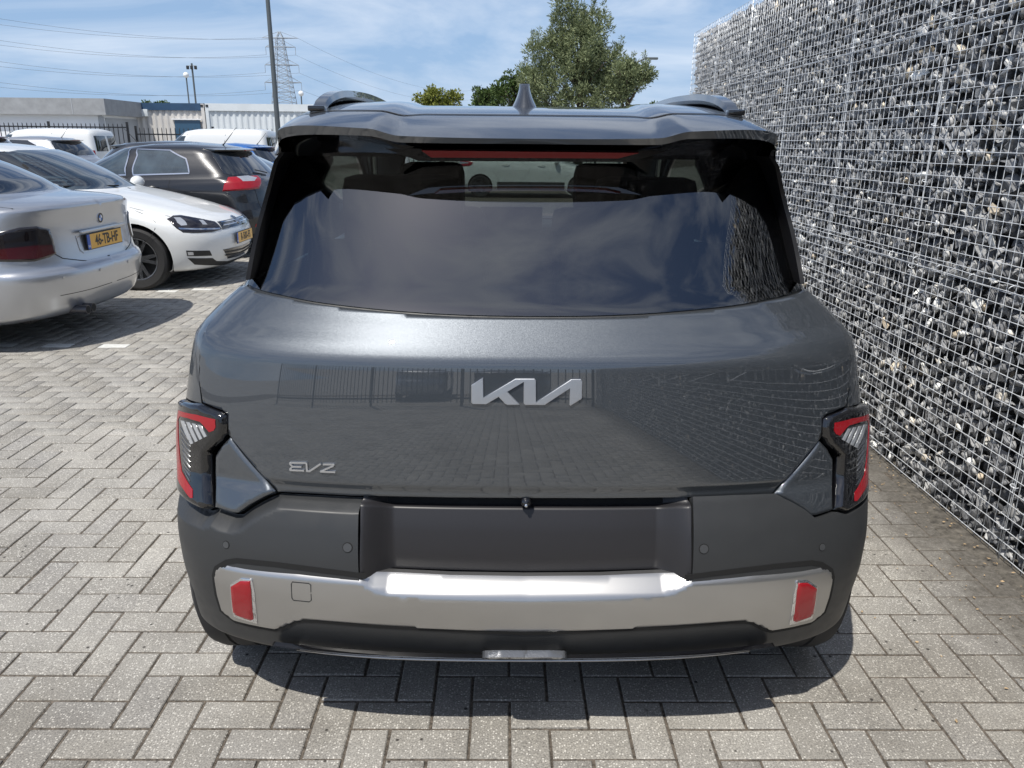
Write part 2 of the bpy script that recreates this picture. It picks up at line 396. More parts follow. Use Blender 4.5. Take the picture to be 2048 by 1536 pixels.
def wheel(parent, c, Rr, w, side, rim_m, spokes=5, rr=.68, spoke_w=.055, split=False, tyre_m=None):
    """tyre (the wheel part) with its rim as sub-part; side +1 faces +x"""
    bm = bmesh.new(); h = w/2; ri = Rr*rr
    lathe(bm, [(ri, -h*.8), (ri*1.02, -h*.92), (Rr*.9, -h), (Rr*.97, -h*.86), (Rr, -h*.6), (Rr, -h*.33), (Rr*.985, -h*.31), (Rr*.985, -h*.25), (Rr, -h*.23), (Rr, h*.23), (Rr*.985, h*.25), (Rr*.985, h*.31), (Rr, h*.33), (Rr, h*.6), (Rr*.97, h*.86), (Rr*.9, h), (ri*1.02, h*.92), (ri, h*.8)], 48)
    bmesh.ops.transform(bm, matrix=Matrix.Translation(c), verts=bm.verts)
    t = bm_obj('wheel', bm, tyre_m or MATS['rubber'], parent, auto=35)
    bm = bmesh.new(); s = side
    lathe(bm, [(ri*1.0, s*h*.8), (ri*.99, s*h*.86), (ri*.93, s*h*.82), (ri*.90, s*h*.5), (ri*.88, -s*h*.7)], 48)
    for i in range(spokes):
        for q in ((-.16, .16) if split else (0,)):
            a0 = 2*math.pi*i/spokes + q; a1 = 2*math.pi*i/spokes + q*1.25
            p0 = Vector((0, math.cos(a0), math.sin(a0))); p1 = Vector((0, math.cos(a1), math.sin(a1)))
            tdir = Vector((0, -math.sin(a0), math.cos(a0)))
            x0, x1 = s*h*.66, s*h*.74; ww = spoke_w*(.6 if split else 1)
            A = [p0*ri*.16 + tdir*ww*.75, p0*ri*.16 - tdir*ww*.75, p1*ri*.95 - tdir*ww*.5, p1*ri*.95 + tdir*ww*.5]
            xs = [x0, x0, x1, x1]
            top = [bm.verts.new(Vector((xs[k], 0, 0)) + A[k]) for k in range(4)]; bot = [bm.verts.new(Vector((xs[k]-s*.03, 0, 0)) + A[k]) for k in range(4)]
            bm.faces.new(top)
            for k in range(4): bm.faces.new((top[k], bot[k], bot[(k+1) % 4], top[(k+1) % 4]))
    rg = lathe(bm, [(ri*.24, s*h*.5), (ri*.22, s*h*.7), (ri*.1, s*h*.74)], 20); bm.faces.new(rg[-1])
    bmesh.ops.recalc_face_normals(bm, faces=bm.faces)
    bmesh.ops.transform(bm, matrix=Matrix.Translation(c), verts=bm.verts)
    bm_obj('rim', bm, rim_m, t, auto=30)
    bm = bmesh.new(); rg = lathe(bm, [(ri*.9, s*h*.05), (.001, s*h*.05)], 24)
    bmesh.ops.transform(bm, matrix=Matrix.Translation(c), verts=bm.verts); bm_obj('brake_disc', bm, MATS['dark_plastic'], t)
    return t
# ------------------------------------------------------------------ pavement: herringbone concrete pavers
SB = .1065
def paver_mat(name, per_object):
    m = bpy.data.materials.new(name); m.use_nodes = True; t = m.node_tree; b = t.nodes['Principled BSDF']; K = t.links.new
    b.inputs['Roughness'].default_value = .85; b.inputs['Specular IOR Level'].default_value = .3
    ge = t.nodes.new('ShaderNodeNewGeometry')
    rnd = t.nodes.new('ShaderNodeObjectInfo').outputs['Random'] if per_object else ge.outputs['Random Per Island']
    pos = ge.outputs['Position']
    def noise(s, d=4, r=.6):
        n = t.nodes.new('ShaderNodeTexNoise'); n.inputs['Scale'].default_value = s; n.inputs['Detail'].default_value = d; n.inputs['Roughness'].default_value = r; K(pos, n.inputs['Vector']); return n.outputs['Fac']
    def ramp(x, stops):
        n = t.nodes.new('ShaderNodeValToRGB'); e = n.color_ramp.elements
        e[0].position, e[0].color = stops[0][0], (*stops[0][1], 1); e[1].position, e[1].color = stops[-1][0], (*stops[-1][1], 1)
        for p, c in stops[1:-1]: q = e.new(p); q.color = (*c, 1)
        K(x, n.inputs[0]); return n.outputs[0]
    def mix(f, a, b_, mode='MIX'):
        n = t.nodes.new('ShaderNodeMix'); n.data_type = 'RGBA'; n.blend_type = mode
        for s, x in ((0, f), (6, a), (7, b_)):
            if isinstance(x, (int, float)): n.inputs[s].default_value = x
            elif isinstance(x, tuple): n.inputs[s].default_value = (*x, 1)
            else: K(x, n.inputs[s])
        return n.outputs[2]
    col = ramp(rnd, [(0, (.285, .275, .254)), (.35, (.318, .308, .287)), (.7, (.345, .335, .313)), (1, (.298, .290, .276))])
    blot = noise(3.2, 6); col = mix(1.0, col, ramp(blot, [(.3, (.80, .79, .78)), (.7, (1.12, 1.11, 1.09))]), 'MULTIPLY')
    fine = noise(210, 3, .8); col = mix(1.0, col, ramp(fine, [(.28, (.38, .37, .36)), (.5, (.98, .98, .98)), (.72, (1.6, 1.58, 1.52))]), 'MULTIPLY')
    vo = t.nodes.new('ShaderNodeTexVoronoi'); vo.inputs['Scale'].default_value = 150; vo.inputs['Randomness'].default_value = 1; K(pos, vo.inputs['Vector'])
    sp_ = t.nodes.new('ShaderNodeSeparateColor'); K(vo.outputs['Color'], sp_.inputs[0])
    lt = ramp(vo.outputs['Distance'], [(.24, (1, 1, 1)), (.44, (0, 0, 0))]); sel = ramp(sp_.outputs[0], [(.60, (0, 0, 0)), (.72, (1, 1, 1))])
    col = mix(mix(1., lt, sel, 'MULTIPLY'), col, (.62, .60, .55))
    vo2 = t.nodes.new('ShaderNodeTexVoronoi'); vo2.inputs['Scale'].default_value = 26; K(pos, vo2.inputs['Vector'])
    sp2 = t.nodes.new('ShaderNodeSeparateColor'); K(vo2.outputs['Color'], sp2.inputs[0])
    dk = ramp(vo2.outputs['Distance'], [(.09, (1, 1, 1)), (.17, (0, 0, 0))]); sel2 = ramp(sp2.outputs[1], [(.80, (0, 0, 0)), (.84, (1, 1, 1))])
    col = mix(mix(1., dk, sel2, 'MULTIPLY'), col, (.055, .05, .045))
    st = noise(.9, 5, .6); col = mix(1.0, col, ramp(st, [(.36, (.80, .785, .76)), (.5, (1, 1, 1)), (.68, (1.06, 1.05, 1.03))]), 'MULTIPLY')
    # soil washed out of the wall lies over the pavers along its foot
    sx = t.nodes.new('ShaderNodeSeparateXYZ'); K(pos, sx.inputs[0])
    n1 = noise(7, 6, .7); ma = t.nodes.new('ShaderNodeMath'); ma.operation = 'MULTIPLY_ADD'; K(n1, ma.inputs[0]); ma.inputs[1].default_value = .55; K(sx.outputs[0], ma.inputs[2])
    mr = t.nodes.new('ShaderNodeMapRange'); K(ma.outputs[0], mr.inputs[0]); mr.inputs[1].default_value = 1.70; mr.inputs[2].default_value = 2.02
    mr.inputs[4].default_value = .93
    soil = ramp(noise(60, 5, .7), [(.3, (.060, .054, .046)), (.6, (.135, .124, .108)), (.75, (.25, .23, .20))])
    col = mix(mr.outputs[0], col, soil)
    K(col, b.inputs['Base Color'])
    bu = t.nodes.new('ShaderNodeBump'); bu.inputs['Strength'].default_value = .55; bu.inputs['Distance'].default_value = .0025; K(fine, bu.inputs['Height']); K(bu.outputs[0], b.inputs['Normal'])
    MATS[name] = m; return m
paver_mat('paver', False); paver_mat('paver_single', True)
mat('joint_sand', (.112, .094, .075), .95, noise=(90, .7), bump=(220, .9, .006))
mat('asphalt_far', (.29, .28, .26), .9, noise=(1.5, .25))
gx = gnd(157.5, 1122.7)[0]; gy = gnd(157.5, 1122.7)[1]     # a brick corner seen in the photograph fixes the pattern
# sheet under the bricks: joint sand; far ground beyond
ground = mesh_obj('ground', [(-400, -60, -.03), (400, -60, -.03), (400, 900, -.03), (-400, 900, -.03)], [(0, 1, 2, 3)], MATS['asphalt_far'], None, False); tag(ground, kind='structure')
pav = mesh_obj('pavement', [(-15, -13, -.0042), (1.96, -13, -.0042), (1.96, 28, -.0042), (-15, 28, -.0042)], [(0, 1, 2, 3)], MATS['joint_sand'], None, False); tag(pav, kind='structure')
def brick_mesh():
    l, w, g, bv, dp = SB*2, SB, .0078, .0026, .05
    lx, ly = l/2 - g/2, w/2 - g/2
    V = [(sx*(lx-bv), sy*(ly-bv), 0) for sx, sy in ((-1, -1), (1, -1), (1, 1), (-1, 1))] + [(sx*lx, sy*ly, -bv) for sx, sy in ((-1, -1), (1, -1), (1, 1), (-1, 1))] + [(sx*lx, sy*ly, -dp) for sx, sy in ((-1, -1), (1, -1), (1, 1), (-1, 1))]
    F = [(0, 1, 2, 3)] + [(4+i, 4+(i+1) % 4, (i+1) % 4, i) for i in range(4)] + [(8+i, 8+(i+1) % 4, 4+(i+1) % 4, 4+i) for i in range(4)]
    return np.array(V), F
BV, BF = brick_mesh()
cells = []
for j in range(int((-12-gy)/SB), int((17-gy)/SB)):
    for i in range(int((-11.5-gx)/SB), int((1.99-gx)/SB)):
        k = (i + j) % 4
        if k == 0: cells.append((gx+(i+1)*SB, gy+(j-.5)*SB, 0))          # long side across
        elif k == 2: cells.append((gx+(i+.5)*SB, gy+j*SB, 1))
cells = np.array(cells)
cells = cells[(cells[:, 0] < 1.93) & (cells[:, 1] > -99)]
nB = len(cells)
zj = RNG.normal(0, .0009, nB); rx = RNG.normal(0, .004, nB); ry = RNG.normal(0, .004, nB); rzj = RNG.normal(0, .006, nB)
q = proj(np.c_[cells[:, :2], np.zeros(nB)])
front = cells[:, 1] > .8
inf = front & (q[:, 0] > -40) & (q[:, 0] < 2090) & (q[:, 1] < 1560) & (q[:, 1] > 300)
hid = (cells[:, 1] > 2.15) & (np.abs(cells[:, 0]-.056) < .72)         # under the grey car
white = np.zeros(nB, bool)
rowy = gnd(200, 687)[1]; rowy2 = gnd(400, 578)[1]
for yy, xs in ((rowy, [gnd(x, 686)[0] for x in (-360, -235, -110, 15, 132, 248)]), (rowy2, [gnd(x, 578)[0] for x in (310, 355, 425)])):
    for x in xs:
        d = np.hypot(cells[:, 0]-x, cells[:, 1]-yy) + 10*(cells[:, 2] != 0); k = d.argmin()
        white[k] = True
order = np.argsort(-np.where(inf & ~hid & ~white, q[:, 1], -1e9))
single = np.zeros(nB, bool); single[order[:292]] = True
me_b = bpy.data.meshes.new('brick'); me_b.from_pydata([tuple(v) for v in BV], [], BF); me_b.materials.append(MATS['paver_single']); me_b.update()
me_w = me_b.copy(); me_w.materials.clear(); me_w.materials.append(MATS['white_line'])
for k in np.nonzero(single | white)[0]:
    o = bpy.data.objects.new('brick', me_w if white[k] else me_b); COL.objects.link(o); o.parent = pav
    o.location = (cells[k, 0], cells[k, 1], zj[k]); o.rotation_euler = (rx[k], ry[k], rzj[k] + (math.pi/2 if cells[k, 2] else 0))
    if white[k]: o['label'] = 'white painted paver of a bay line'
rest = np.nonzero(~(single | white))[0]
ang = cells[rest, 2]*math.pi/2 + rzj[rest]; c_, s_ = np.cos(ang), np.sin(ang)
W3 = np.empty((len(rest), 12, 3))
W3[:, :, 0] = cells[rest, 0, None] + c_[:, None]*BV[None, :, 0] - s_[:, None]*BV[None, :, 1]
W3[:, :, 1] = cells[rest, 1, None] + s_[:, None]*BV[None, :, 0] + c_[:, None]*BV[None, :, 1]
W3[:, :, 2] = BV[None, :, 2] + zj[rest][:, None] + rx[rest][:, None]*BV[None, :, 1] - ry[rest][:, None]*BV[None, :, 0]
def fast_mesh(name, V, F4, m, parent=None, smooth=False):
    """V (n,3), F4 (m,k) same-size faces"""
    me = bpy.data.meshes.new(name); V = np.ascontiguousarray(V, np.float32); F4 = np.ascontiguousarray(F4, np.int32); k = F4.shape[1]
    me.vertices.add(len(V)); me.vertices.foreach_set('co', V.ravel()); me.loops.add(F4.size); me.loops.foreach_set('vertex_index', F4.ravel())
    me.polygons.add(len(F4)); me.polygons.foreach_set('loop_start', np.arange(0, F4.size, k, dtype=np.int32)); me.polygons.foreach_set('loop_total', np.full(len(F4), k, np.int32))
    me.update(calc_edges=True); me.validate()
    if smooth: me.polygons.foreach_set('use_smooth', [True]*len(me.polygons))
    if m is not None: me.materials.append(m)
    return link(bpy.data.objects.new(name, me), parent)
F9 = np.array(BF); FF = (F9[None] + 12*np.arange(len(rest))[:, None, None]).reshape(-1, 4)
pb = fast_mesh('brick_field', W3.reshape(-1, 3), FF, MATS['paver'], pav); pb['kind'] = 'stuff'
# ------------------------------------------------------------------ gabion wall: wire mesh filled with broken stone
WX, WZ, WY0, WY1 = 1.89, 2.56, -9.0, 8.38
mat('galvanised', (.76, .79, .82), .42, .2, noise=(30, .15))
def stone_mat(name, per_object):
    m = bpy.data.materials.new(name); m.use_nodes = True; t = m.node_tree; b = t.nodes['Principled BSDF']; K = t.links.new
    b.inputs['Roughness'].default_value = .62; b.inputs['Specular IOR Level'].default_value = .45
    ge = t.nodes.new('ShaderNodeNewGeometry'); rnd = t.nodes.new('ShaderNodeObjectInfo').outputs['Random'] if per_object else ge.outputs['Random Per Island']
    r = t.nodes.new('ShaderNodeValToRGB'); e = r.color_ramp.elements; e[0].position = 0; e[0].color = (.075, .077, .081, 1); e[1].position = 1; e[1].color = (.60, .60, .57, 1)
    for p, c in ((.3, (.135, .138, .144)), (.6, (.20, .203, .207)), (.82, (.27, .27, .268)), (.93, (.36, .36, .35)), (.955, (.46, .38, .27)), (.965, (.62, .62, .60))): q_ = e.new(p); q_.color = (*c, 1)
    K(rnd, r.inputs[0])
    n = t.nodes.new('ShaderNodeTexNoise'); n.inputs['Scale'].default_value = 45; n.inputs['Detail'].default_value = 6; n.inputs['Roughness'].default_value = .7; K(ge.outputs['Position'], n.inputs['Vector'])
    mr = t.nodes.new('ShaderNodeMapRange'); mr.inputs[1].default_value = .3; mr.inputs[2].default_value = .7; mr.inputs[3].default_value = .95; mr.inputs[4].default_value = 2.3; K(n.outputs[0], mr.inputs[0])
    x = t.nodes.new('ShaderNodeVectorMath'); x.operation = 'SCALE'; K(r.outputs[0], x.inputs[0]); K(mr.outputs[0], x.inputs['Scale']); K(x.outputs[0], b.inputs['Base Color'])
    bu = t.nodes.new('ShaderNodeBump'); bu.inputs['Strength'].default_value = .5; bu.inputs['Distance'].default_value = .006; K(n.outputs[0], bu.inputs['Height']); K(bu.outputs[0], b.inputs['Normal'])
    MATS[name] = m; return m
stone_mat('stone', False); stone_mat('stone_single', True)
wall = empty('gabion_wall', (WX, -.3, 0)); tag(wall, 'tall gabion wall of dark broken stone behind galvanised wire mesh', 'wall')
def hull_protos(n):
    out = []
    for i in range(n):
        bm = bmesh.new(); k = random.randint(7, 11)
        ax = Vector((random.uniform(.7, 1.1), random.uniform(.45, .9), random.uniform(.28, .7)))
        for _ in range(k):
            p = Vector((random.gauss(0, 1), random.gauss(0, 1), random.gauss(0, 1))).normalized()*random.uniform(.8, 1.05)
            bm.verts.new((p.x*ax.x, p.y*ax.y, p.z*ax.z))
        bmesh.ops.convex_hull(bm, input=bm.verts); bmesh.ops.delete(bm, geom=[v for v in bm.verts if not v.link_faces], context='VERTS')
        bmesh.ops.triangulate(bm, faces=bm.faces); bm.verts.index_update()
        out.append((np.array([tuple(v.co) for v in bm.verts]), np.array([[v.index for v in f.verts] for f in bm.faces]))); bm.free()
    return out
PROT = hull_protos(28)
def rotm(n):
    qv = RNG.normal(size=(n, 4)); qv /= np.linalg.norm(qv, axis=1, keepdims=True); w, x, y, z = qv.T
    return np.stack([1-2*(y*y+z*z), 2*(x*y-z*w), 2*(x*z+y*w), 2*(x*y+z*w), 1-2*(x*x+z*z), 2*(y*z-x*w), 2*(x*z-y*w), 2*(y*z+x*w), 1-2*(x*x+y*y)], -1).reshape(n, 3, 3)
def scatter(y0, y1, pitch, x0, x1, smin, smax):
    ys = np.arange(y0, y1, pitch); zs = np.arange(.012, WZ-.02, pitch*.92)
    Y, Z = np.meshgrid(ys, zs, indexing='ij'); n = Y.size
    Y = Y.ravel() + RNG.uniform(-.45, .45, n)*pitch; Z = Z.ravel() + RNG.uniform(-.45, .45, n)*pitch
    s = smin + (smax-smin)*RNG.beta(1.6, 2.6, n)
    return np.c_[RNG.uniform(x0, x1, n), Y, np.clip(Z, .03, WZ-.03)], s
A1, s1 = scatter(1.2, WY1-.04, .053, .036, .062, .026, .074)
A2, s2 = scatter(1.2, WY1-.04, .062, .085, .13, .040, .066)
A3, s3 = scatter(WY0, 1.2, .062, .040, .070, .034, .060)
pos = np.vstack([A1, A2, A3]); size = np.r_[s1, s2, s3]; n = len(pos); Rm = rotm(n); pid = RNG.integers(0, len(PROT), n)
# each stone is pushed back until it only touches the mesh
ext = np.array([-(PROT[pid[i]][0] @ Rm[i].T)[:, 0].min() for i in range(n)])*size
lay1 = np.r_[np.ones(len(A1), bool), np.zeros(len(A2), bool), np.ones(len(A3), bool)]
pos[:, 0] = np.where(lay1, np.maximum(ext + RNG.exponential(.004, n) + .003, pos[:, 0]*.4), np.maximum(pos[:, 0], ext + .01))
wpos = pos + [WX, 0, 0]
qq = proj(wpos); dep = (wpos - _C) @ _F
vis = lay1 & (pos[:, 1] > 1.3) & (qq[:, 0] < 2050) & (qq[:, 0] > 1400) & (qq[:, 1] > 0) & (qq[:, 1] < 1200) & (dep > .5)
area = np.where(vis, size/np.maximum(dep, .3), 0); sing = np.zeros(n, bool); sing[np.argsort(-area)[:296]] = True
PM = []
for V, F in PROT:
    me = bpy.data.meshes.new('stone'); me.from_pydata([tuple(v) for v in V], [], [tuple(int(i) for i in f) for f in F]); me.materials.append(MATS['stone_single']); me.update(); PM.append(me)
for i in np.nonzero(sing)[0]:
    o = bpy.data.objects.new('stone', PM[pid[i]]); COL.objects.link(o); o.parent = wall
    M = Matrix(Rm[i].tolist()).to_4x4(); o.matrix_basis = Matrix.Translation((pos[i, 0], pos[i, 1]+.3, pos[i, 2])) @ M @ Matrix.Scale(size[i], 4)
Vs, Fs_, k0 = [], [], 0
for p, (V, F) in enumerate(PROT):
    ids = np.nonzero((pid == p) & ~sing)[0]
    if not len(ids): continue
    W_ = np.einsum('nij,vj->nvi', Rm[ids], V)*size[ids][:, None, None] + pos[ids][:, None] + [0, .3, 0]
    Vs.append(W_.reshape(-1, 3)); Fs_.append((F[None] + len(V)*np.arange(len(ids))[:, None, None]).reshape(-1, 3) + k0); k0 += len(V)*len(ids)
sf = fast_mesh('stone_fill', np.vstack(Vs), np.vstack(Fs_), MATS['stone'], wall); sf['kind'] = 'stuff'
mat('stone_core', (.06, .062, .065), .9)
box('core', (.33, (WY0+WY1)/2+.3, WZ/2-.02), (.36, WY1-WY0-.06, WZ-.06), MATS['stone_core'], wall)
# mesh: 50 mm grid of 4 mm bars, slightly out of true, doubled where the baskets meet
bm = bmesh.new()
def bar(p0, p1, r=.0017, n=5, k=1, wob=.0):
    p0 = Vector(p0); p1 = Vector(p1); pts = [p0.lerp(p1, i/k) + Vector((random.uniform(-wob, wob), random.uniform(-wob, wob), random.uniform(-wob, wob))) for i in range(k+1)]
    add_tube(bm, pts, r, n)
y = WY0
while y < WY1+.001:
    near = y > 1.0
    bar((random.uniform(-.0015, .0015), y+.3, .004), (random.uniform(-.0015, .0015), y+.3, WZ), k=6 if near else 1, wob=.0016 if near else 0)
    y += .05
zz = .03
while zz < WZ+.005:
    bar((-.0042, WY0+.3, zz), (-.0042, WY1+.3, zz), k=110, wob=.0012); zz += .05
for zz in (.985, 1.012, 1.985, 2.012): bar((-.006, WY0+.3, zz), (-.006, WY1+.3, zz), k=110, wob=.002)
for y in np.arange(WY1-.97*8, WY1, .97): bar((-.005, y+.308, .004), (-.005, y+.308, WZ), k=8, wob=.003); bar((-.004, y+.32, .004), (-.004, y+.32, WZ), k=8, wob=.003)
for x in (.0, .5): bar((x, WY1+.3, .0), (x, WY1+.3, WZ)); bar((x, WY0+.3, WZ), (x, WY1+.3, WZ), k=4)
for x in np.arange(.05, .5, .05): bar((x, WY1+.3, .0), (x, WY1+.3, WZ), n=4); bar((x, WY0+.3, WZ), (x, WY1+.3, WZ), n=4)
for zz in np.arange(.03, WZ, .05): bar((0, WY1+.3, zz), (.5, WY1+.3, zz), n=4)
bm_obj('wire_mesh', bm, MATS['galvanised'], wall, smooth=True)
# clip rings that tie the baskets together
def ring_pts(c, r, ax, n=10, arc=5.2):
    return [Vector(c) + Vector((r*math.cos(t_)*.9, r*math.sin(t_)*math.sin(ax), r*math.sin(t_)*math.cos(ax))) for t_ in [i/n*arc + .6 for i in range(n+1)]]
for zz in (1.0, 2.0):
    y = 1.6
    while y < WY1:
        bm = bmesh.new(); add_tube(bm, ring_pts((-.008, y+.3+random.uniform(-.03, .03), zz+random.uniform(-.006, .006)), random.uniform(.014, .019), random.uniform(-.5, .5)), .0017, 5)
        bm_obj('clip_ring', bm, MATS['galvanised'], wall, smooth=True); y += .24
for y in np.arange(WY1-.97*7, WY1, .97):
    for zz in np.arange(.12, WZ, .21):
        bm = bmesh.new(); add_tube(bm, ring_pts((-.007, y+.313, zz+random.uniform(-.03, .03)), .015, 1.4+random.uniform(-.4, .4)), .0017, 5); bm_obj('clip_ring', bm, MATS['galvanised'], wall, smooth=True)
# soil, grit and dry leaf bits gathered along the wall foot
V, F = [], []; k = 0
mat('litter', (.42, .30, .17), .9, noise=(20, .5)); mat('soil', (.105, .095, .080), .95, noise=(30, .6), bump=(120, 1, .006))
yy = np.arange(.9, 9, .03); gxs = np.linspace(0, 1, 9)
for a in yy:
    wdt = .075 + .035*math.sin(a*5.1) + .02*math.sin(a*13.7+1) + random.uniform(-.012, .012)
    for t_ in gxs: V.append((WX + .05 - wdt*(1-t_) - .05*(1-t_), a, .0025 + .012*math.sin(math.pi*min(1, t_*1.1)/2)*random.uniform(.5, 1.2)*t_ - (.008 if t_ == 0 else 0)))
m_ = len(gxs)
for i in range(len(yy)-1):
    for j in range(m_-1): F.append((i*m_+j, i*m_+j+1, (i+1)*m_+j+1, (i+1)*m_+j))
tag(mesh_obj('soil_strip', V, F, MATS['soil'], None, True), kind='structure')
V, F = [], []
for _ in range(420):
    y_ = random.uniform(1.5, 6); x_ = WX - abs(random.gauss(0, .16)) - .02
    if random.random() < .25: x_ = random.uniform(1.1, 1.85)
    r_ = random.uniform(.003, .009); a0 = random.uniform(0, 6.28); b = len(V); z_ = .004 + (.010 if x_ > WX-.1 else 0)
    for t_, rr in ((0, 1), (1.3, .5), (3.1, .9), (4.5, .45)): V.append((x_ + rr*r_*math.cos(a0+t_), y_ + rr*r_*math.sin(a0+t_), z_ + random.uniform(0, .004)))
    F.append((b, b+1, b+2, b+3))
tag(mesh_obj('leaf_litter', V, F, MATS['litter'], None, False), 'dry leaf crumbs and grit strewn along the gabion wall foot', 'litter', kind='stuff')
# ------------------------------------------------------------------ the grey car in front
KX, KY = .056, 1.60
kia = empty('compact_suv', (KX, KY, 0)); tag(kia, 'dark grey electric compact SUV seen from behind, silver skid panel, no number plate', 'car')
KP = MATS['kia_paint']
_z = [.22, .255, .30, .36, .46, .53, .60, .67, .70, .80, .845, .88, .95, 1.0, 1.018, 1.030, 1.07, 1.106, 1.13, 1.2, 1.3, 1.42, 1.48]
_Y = [1.70, 1.665, 1.648, 1.630, 1.615, 1.622, 1.640, 1.672, 1.688, 1.6965, 1.7010, 1.7048, 1.7137, 1.7205, 1.7275, 1.736, 1.767, 1.796, 1.811, 1.850, 1.907, 1.977, 2.012]
_W = [.89, .900, .902, .902, .904, .909, .910, .911, .911, .906, .896, .885, .876, .869, .867, .865, .838, .800, .772, .745, .727, .703, .694]
_yf = [3.95, 4.02, 4.06, 4.10, 4.14, 4.15, 4.15, 4.14, 4.13, 4.10, 4.08, 4.05, 3.95, 3.80, 3.72, 3.66, 3.42, 3.22, 3.17, 3.03, 2.86, 2.66, 2.56]
_zf = [.20, .23, .28, .34, .44, .51, .58, .65, .68, .77, .81, .85, .91, .95, .965, .975, 1.02, 1.08, 1.11, 1.19, 1.30, 1.42, 1.48]
# the tailgate itself is one even curve: resample those rows closely
def _resample(lo, hi, n_):
    global _z, _Y, _W, _yf, _zf
    zz_ = np.linspace(lo, hi, n_); keep = [i for i, z in enumerate(_z) if z < lo-1e-6 or z > hi+1e-6]
    yy = 1.688 + .075*(zz_-.70) + .11*(zz_-.70)**2; ww = .914 - .05*(zz_-.70) - .32*(zz_-.70)**2
    ff = np.interp(zz_, _z, _yf); zf_ = np.interp(zz_, _z, _zf)
    rows = sorted([(_z[i], _Y[i], _W[i], _yf[i], _zf[i]) for i in keep] + list(zip(zz_, yy, ww, ff, zf_)))
    _z, _Y, _W, _yf, _zf = (list(k) for k in zip(*rows))
_resample(.70, 1.0, 13)
KS = Skin([(z, z, zf, Y-KY, yf, W, .34 if z > 1.05 else .30, 2.7, .55 if z < 1.05 else .5, 2.5 if z < 1.05 else 2.6) for z, zf, Y, yf, W in zip(_z, _zf, _Y, _yf, _W)])
kproj = lambda P: proj(P + [KX, KY, 0])
def kq(pts, ar=(-.80, .12), vr=(.22, 1.48)):
    """pixels on the left half -> (a, v); a third number fixes a for points that lie round the corner"""
    q = KS.inv([p[:2] for p in pts], kproj, (max(ar[0], -.80), ar[1]), vr)
    vv_ = np.linspace(*vr, 800)
    for i, p in enumerate(pts):
        if len(p) > 2: q[i] = p[2], vv_[np.abs(kproj(KS.P(np.full(800, max(p[2], -.81)), vv_))[:, 1] - p[1]).argmin()]
    return q
def kd(pts, step=22, smooth=False):
    """more points along a pixel outline, so that neighbouring panels share the same curve"""
    P = [np.array(p[:2], float) for p in pts]; out = []
    for i in range(len(P)-1):
        p0, p1, p2, p3 = P[max(i-1, 0)], P[i], P[i+1], P[min(i+2, len(P)-1)]; k = max(1, int(np.linalg.norm(p2-p1)/step))
        for j in range(k):
            t = j/k
            out.append(tuple(.5*((2*p1)+(p2-p0)*t+(2*p0-5*p1+4*p2-p3)*t*t+(3*p1-p0-3*p2+p3)*t**3)) if smooth else tuple(p1+(p2-p1)*t))
    out.append(tuple(P[-1])); return out
def kside(pts): return KS.inv(pts, lambda P: P[..., 1:], (-2.95, -.35), (.22, 1.48))
def zero(q):                       # first and last points of a half outline sit on the centre line
    q = np.array(q); q[0, 0] = q[-1, 0] = 0; return q
bev = lambda w, hgt, base=0.: (lambda d, a, v, p: base + hgt*np.clip(d/w, 0, 1)**.8)
def rnd(w, hgt, base=0.):          # rounded edge
    return lambda d, a, v, p: base + hgt*np.sqrt(np.clip(1-(1-np.clip(d/w, 0, 1))**2, 0, 1))

# rear window
GB = [(1052, 632), (930, 629.5), (800, 622), (650, 606), (560, 589), (520, 579), (495, 567)]          # lower edge of the window
gb = kq(kd(GB, smooth=True)); gs = kq([(505, 525), (521, 452), (539, 378), (553, 318)]); gl = np.vstack([gb, gs])
gl = np.vstack([gl, [(gl[-1, 0]*.985, 1.475), (0, 1.475)]]); gl[0, 0] = 0
panel(KS, 'rear_window', MATS['rear_glass'], sym(gl), kia, 0.0, .035, .004)
# tailgate
tg_low = [(1050, 995), (900, 994), (700, 990), (553, 982), (505, 924), (460, 869), (458.5, 848), (458, 829), (448, 820), (409, 804), (402, 760), (404, 700), (410, 673), (430, 638), (470, 592), (488, 572)]
tg_top = [(x, y+5.5) for x, y in kd(GB, smooth=True)[::-1]]
tg = zero(kq(kd(tg_low) + tg_top))
def tg_off(d, a, v, p):
    fold = np.clip((.712 - p[:, 2])/.03, 0, 1)            # the lower lip turns under
    return .004*np.sqrt(np.clip(1-(1-np.clip(d/.006, 0, 1))**2, 0, 1)) + .004 - .012*fold
tailgate = panel(KS, 'tailgate', KP, sym(tg), kia, tg_off, .011, .02)
# seal line round the window
seal = zero(kq([(x, y+7) for x, y in kd(GB, smooth=True)] + [(x, y-1.5) for x, y in kd(GB, smooth=True)[::-1]]))
panel(KS, 'window_seal', MATS['dark_plastic'], sym(seal), kia, -.003, .03, .006)
# side of the body to the front, with wheel openings
arch = lambda yc, zc=.335, r=.368: [(yc + r*math.cos(t), zc + r*math.sin(t)) for t in np.linspace(R(-25), R(205), 30)]
RY, FY = .555, .555+2.72
seam = kq([(403, 806), (398, 760), (400, 700), (406, 673), (426, 638), (466, 590), (484, 569)], (-1.25, -.3), (.6, 1.2))
ys_ = lambda v, y: kside([(y, v)])[0]
side = np.vstack([seam, [(-1.0, 1.09), (-1.3, 1.098), (-1.7, 1.10), (-2.0, 1.10), (-2.4, 1.10), (-2.7, 1.10), (-3, 1.10), (-3, .9), (-3, .7), (-3, .45), (-3, .30), (-2.6, .30), (-2.25, .30)]])
fa = kside(arch(FY)); ra = kside(arch(RY))
low = np.vstack([fa, [(-1.75, .30), (-1.5, .30), (-1.3, .30)], ra])
side = np.vstack([side, low, [(-.885, .66), (-.86, .80), (-.83, .86)]])
panel(KS, 'body_side', KP, side, kia, 0.0, .03, .015, mirror=True)
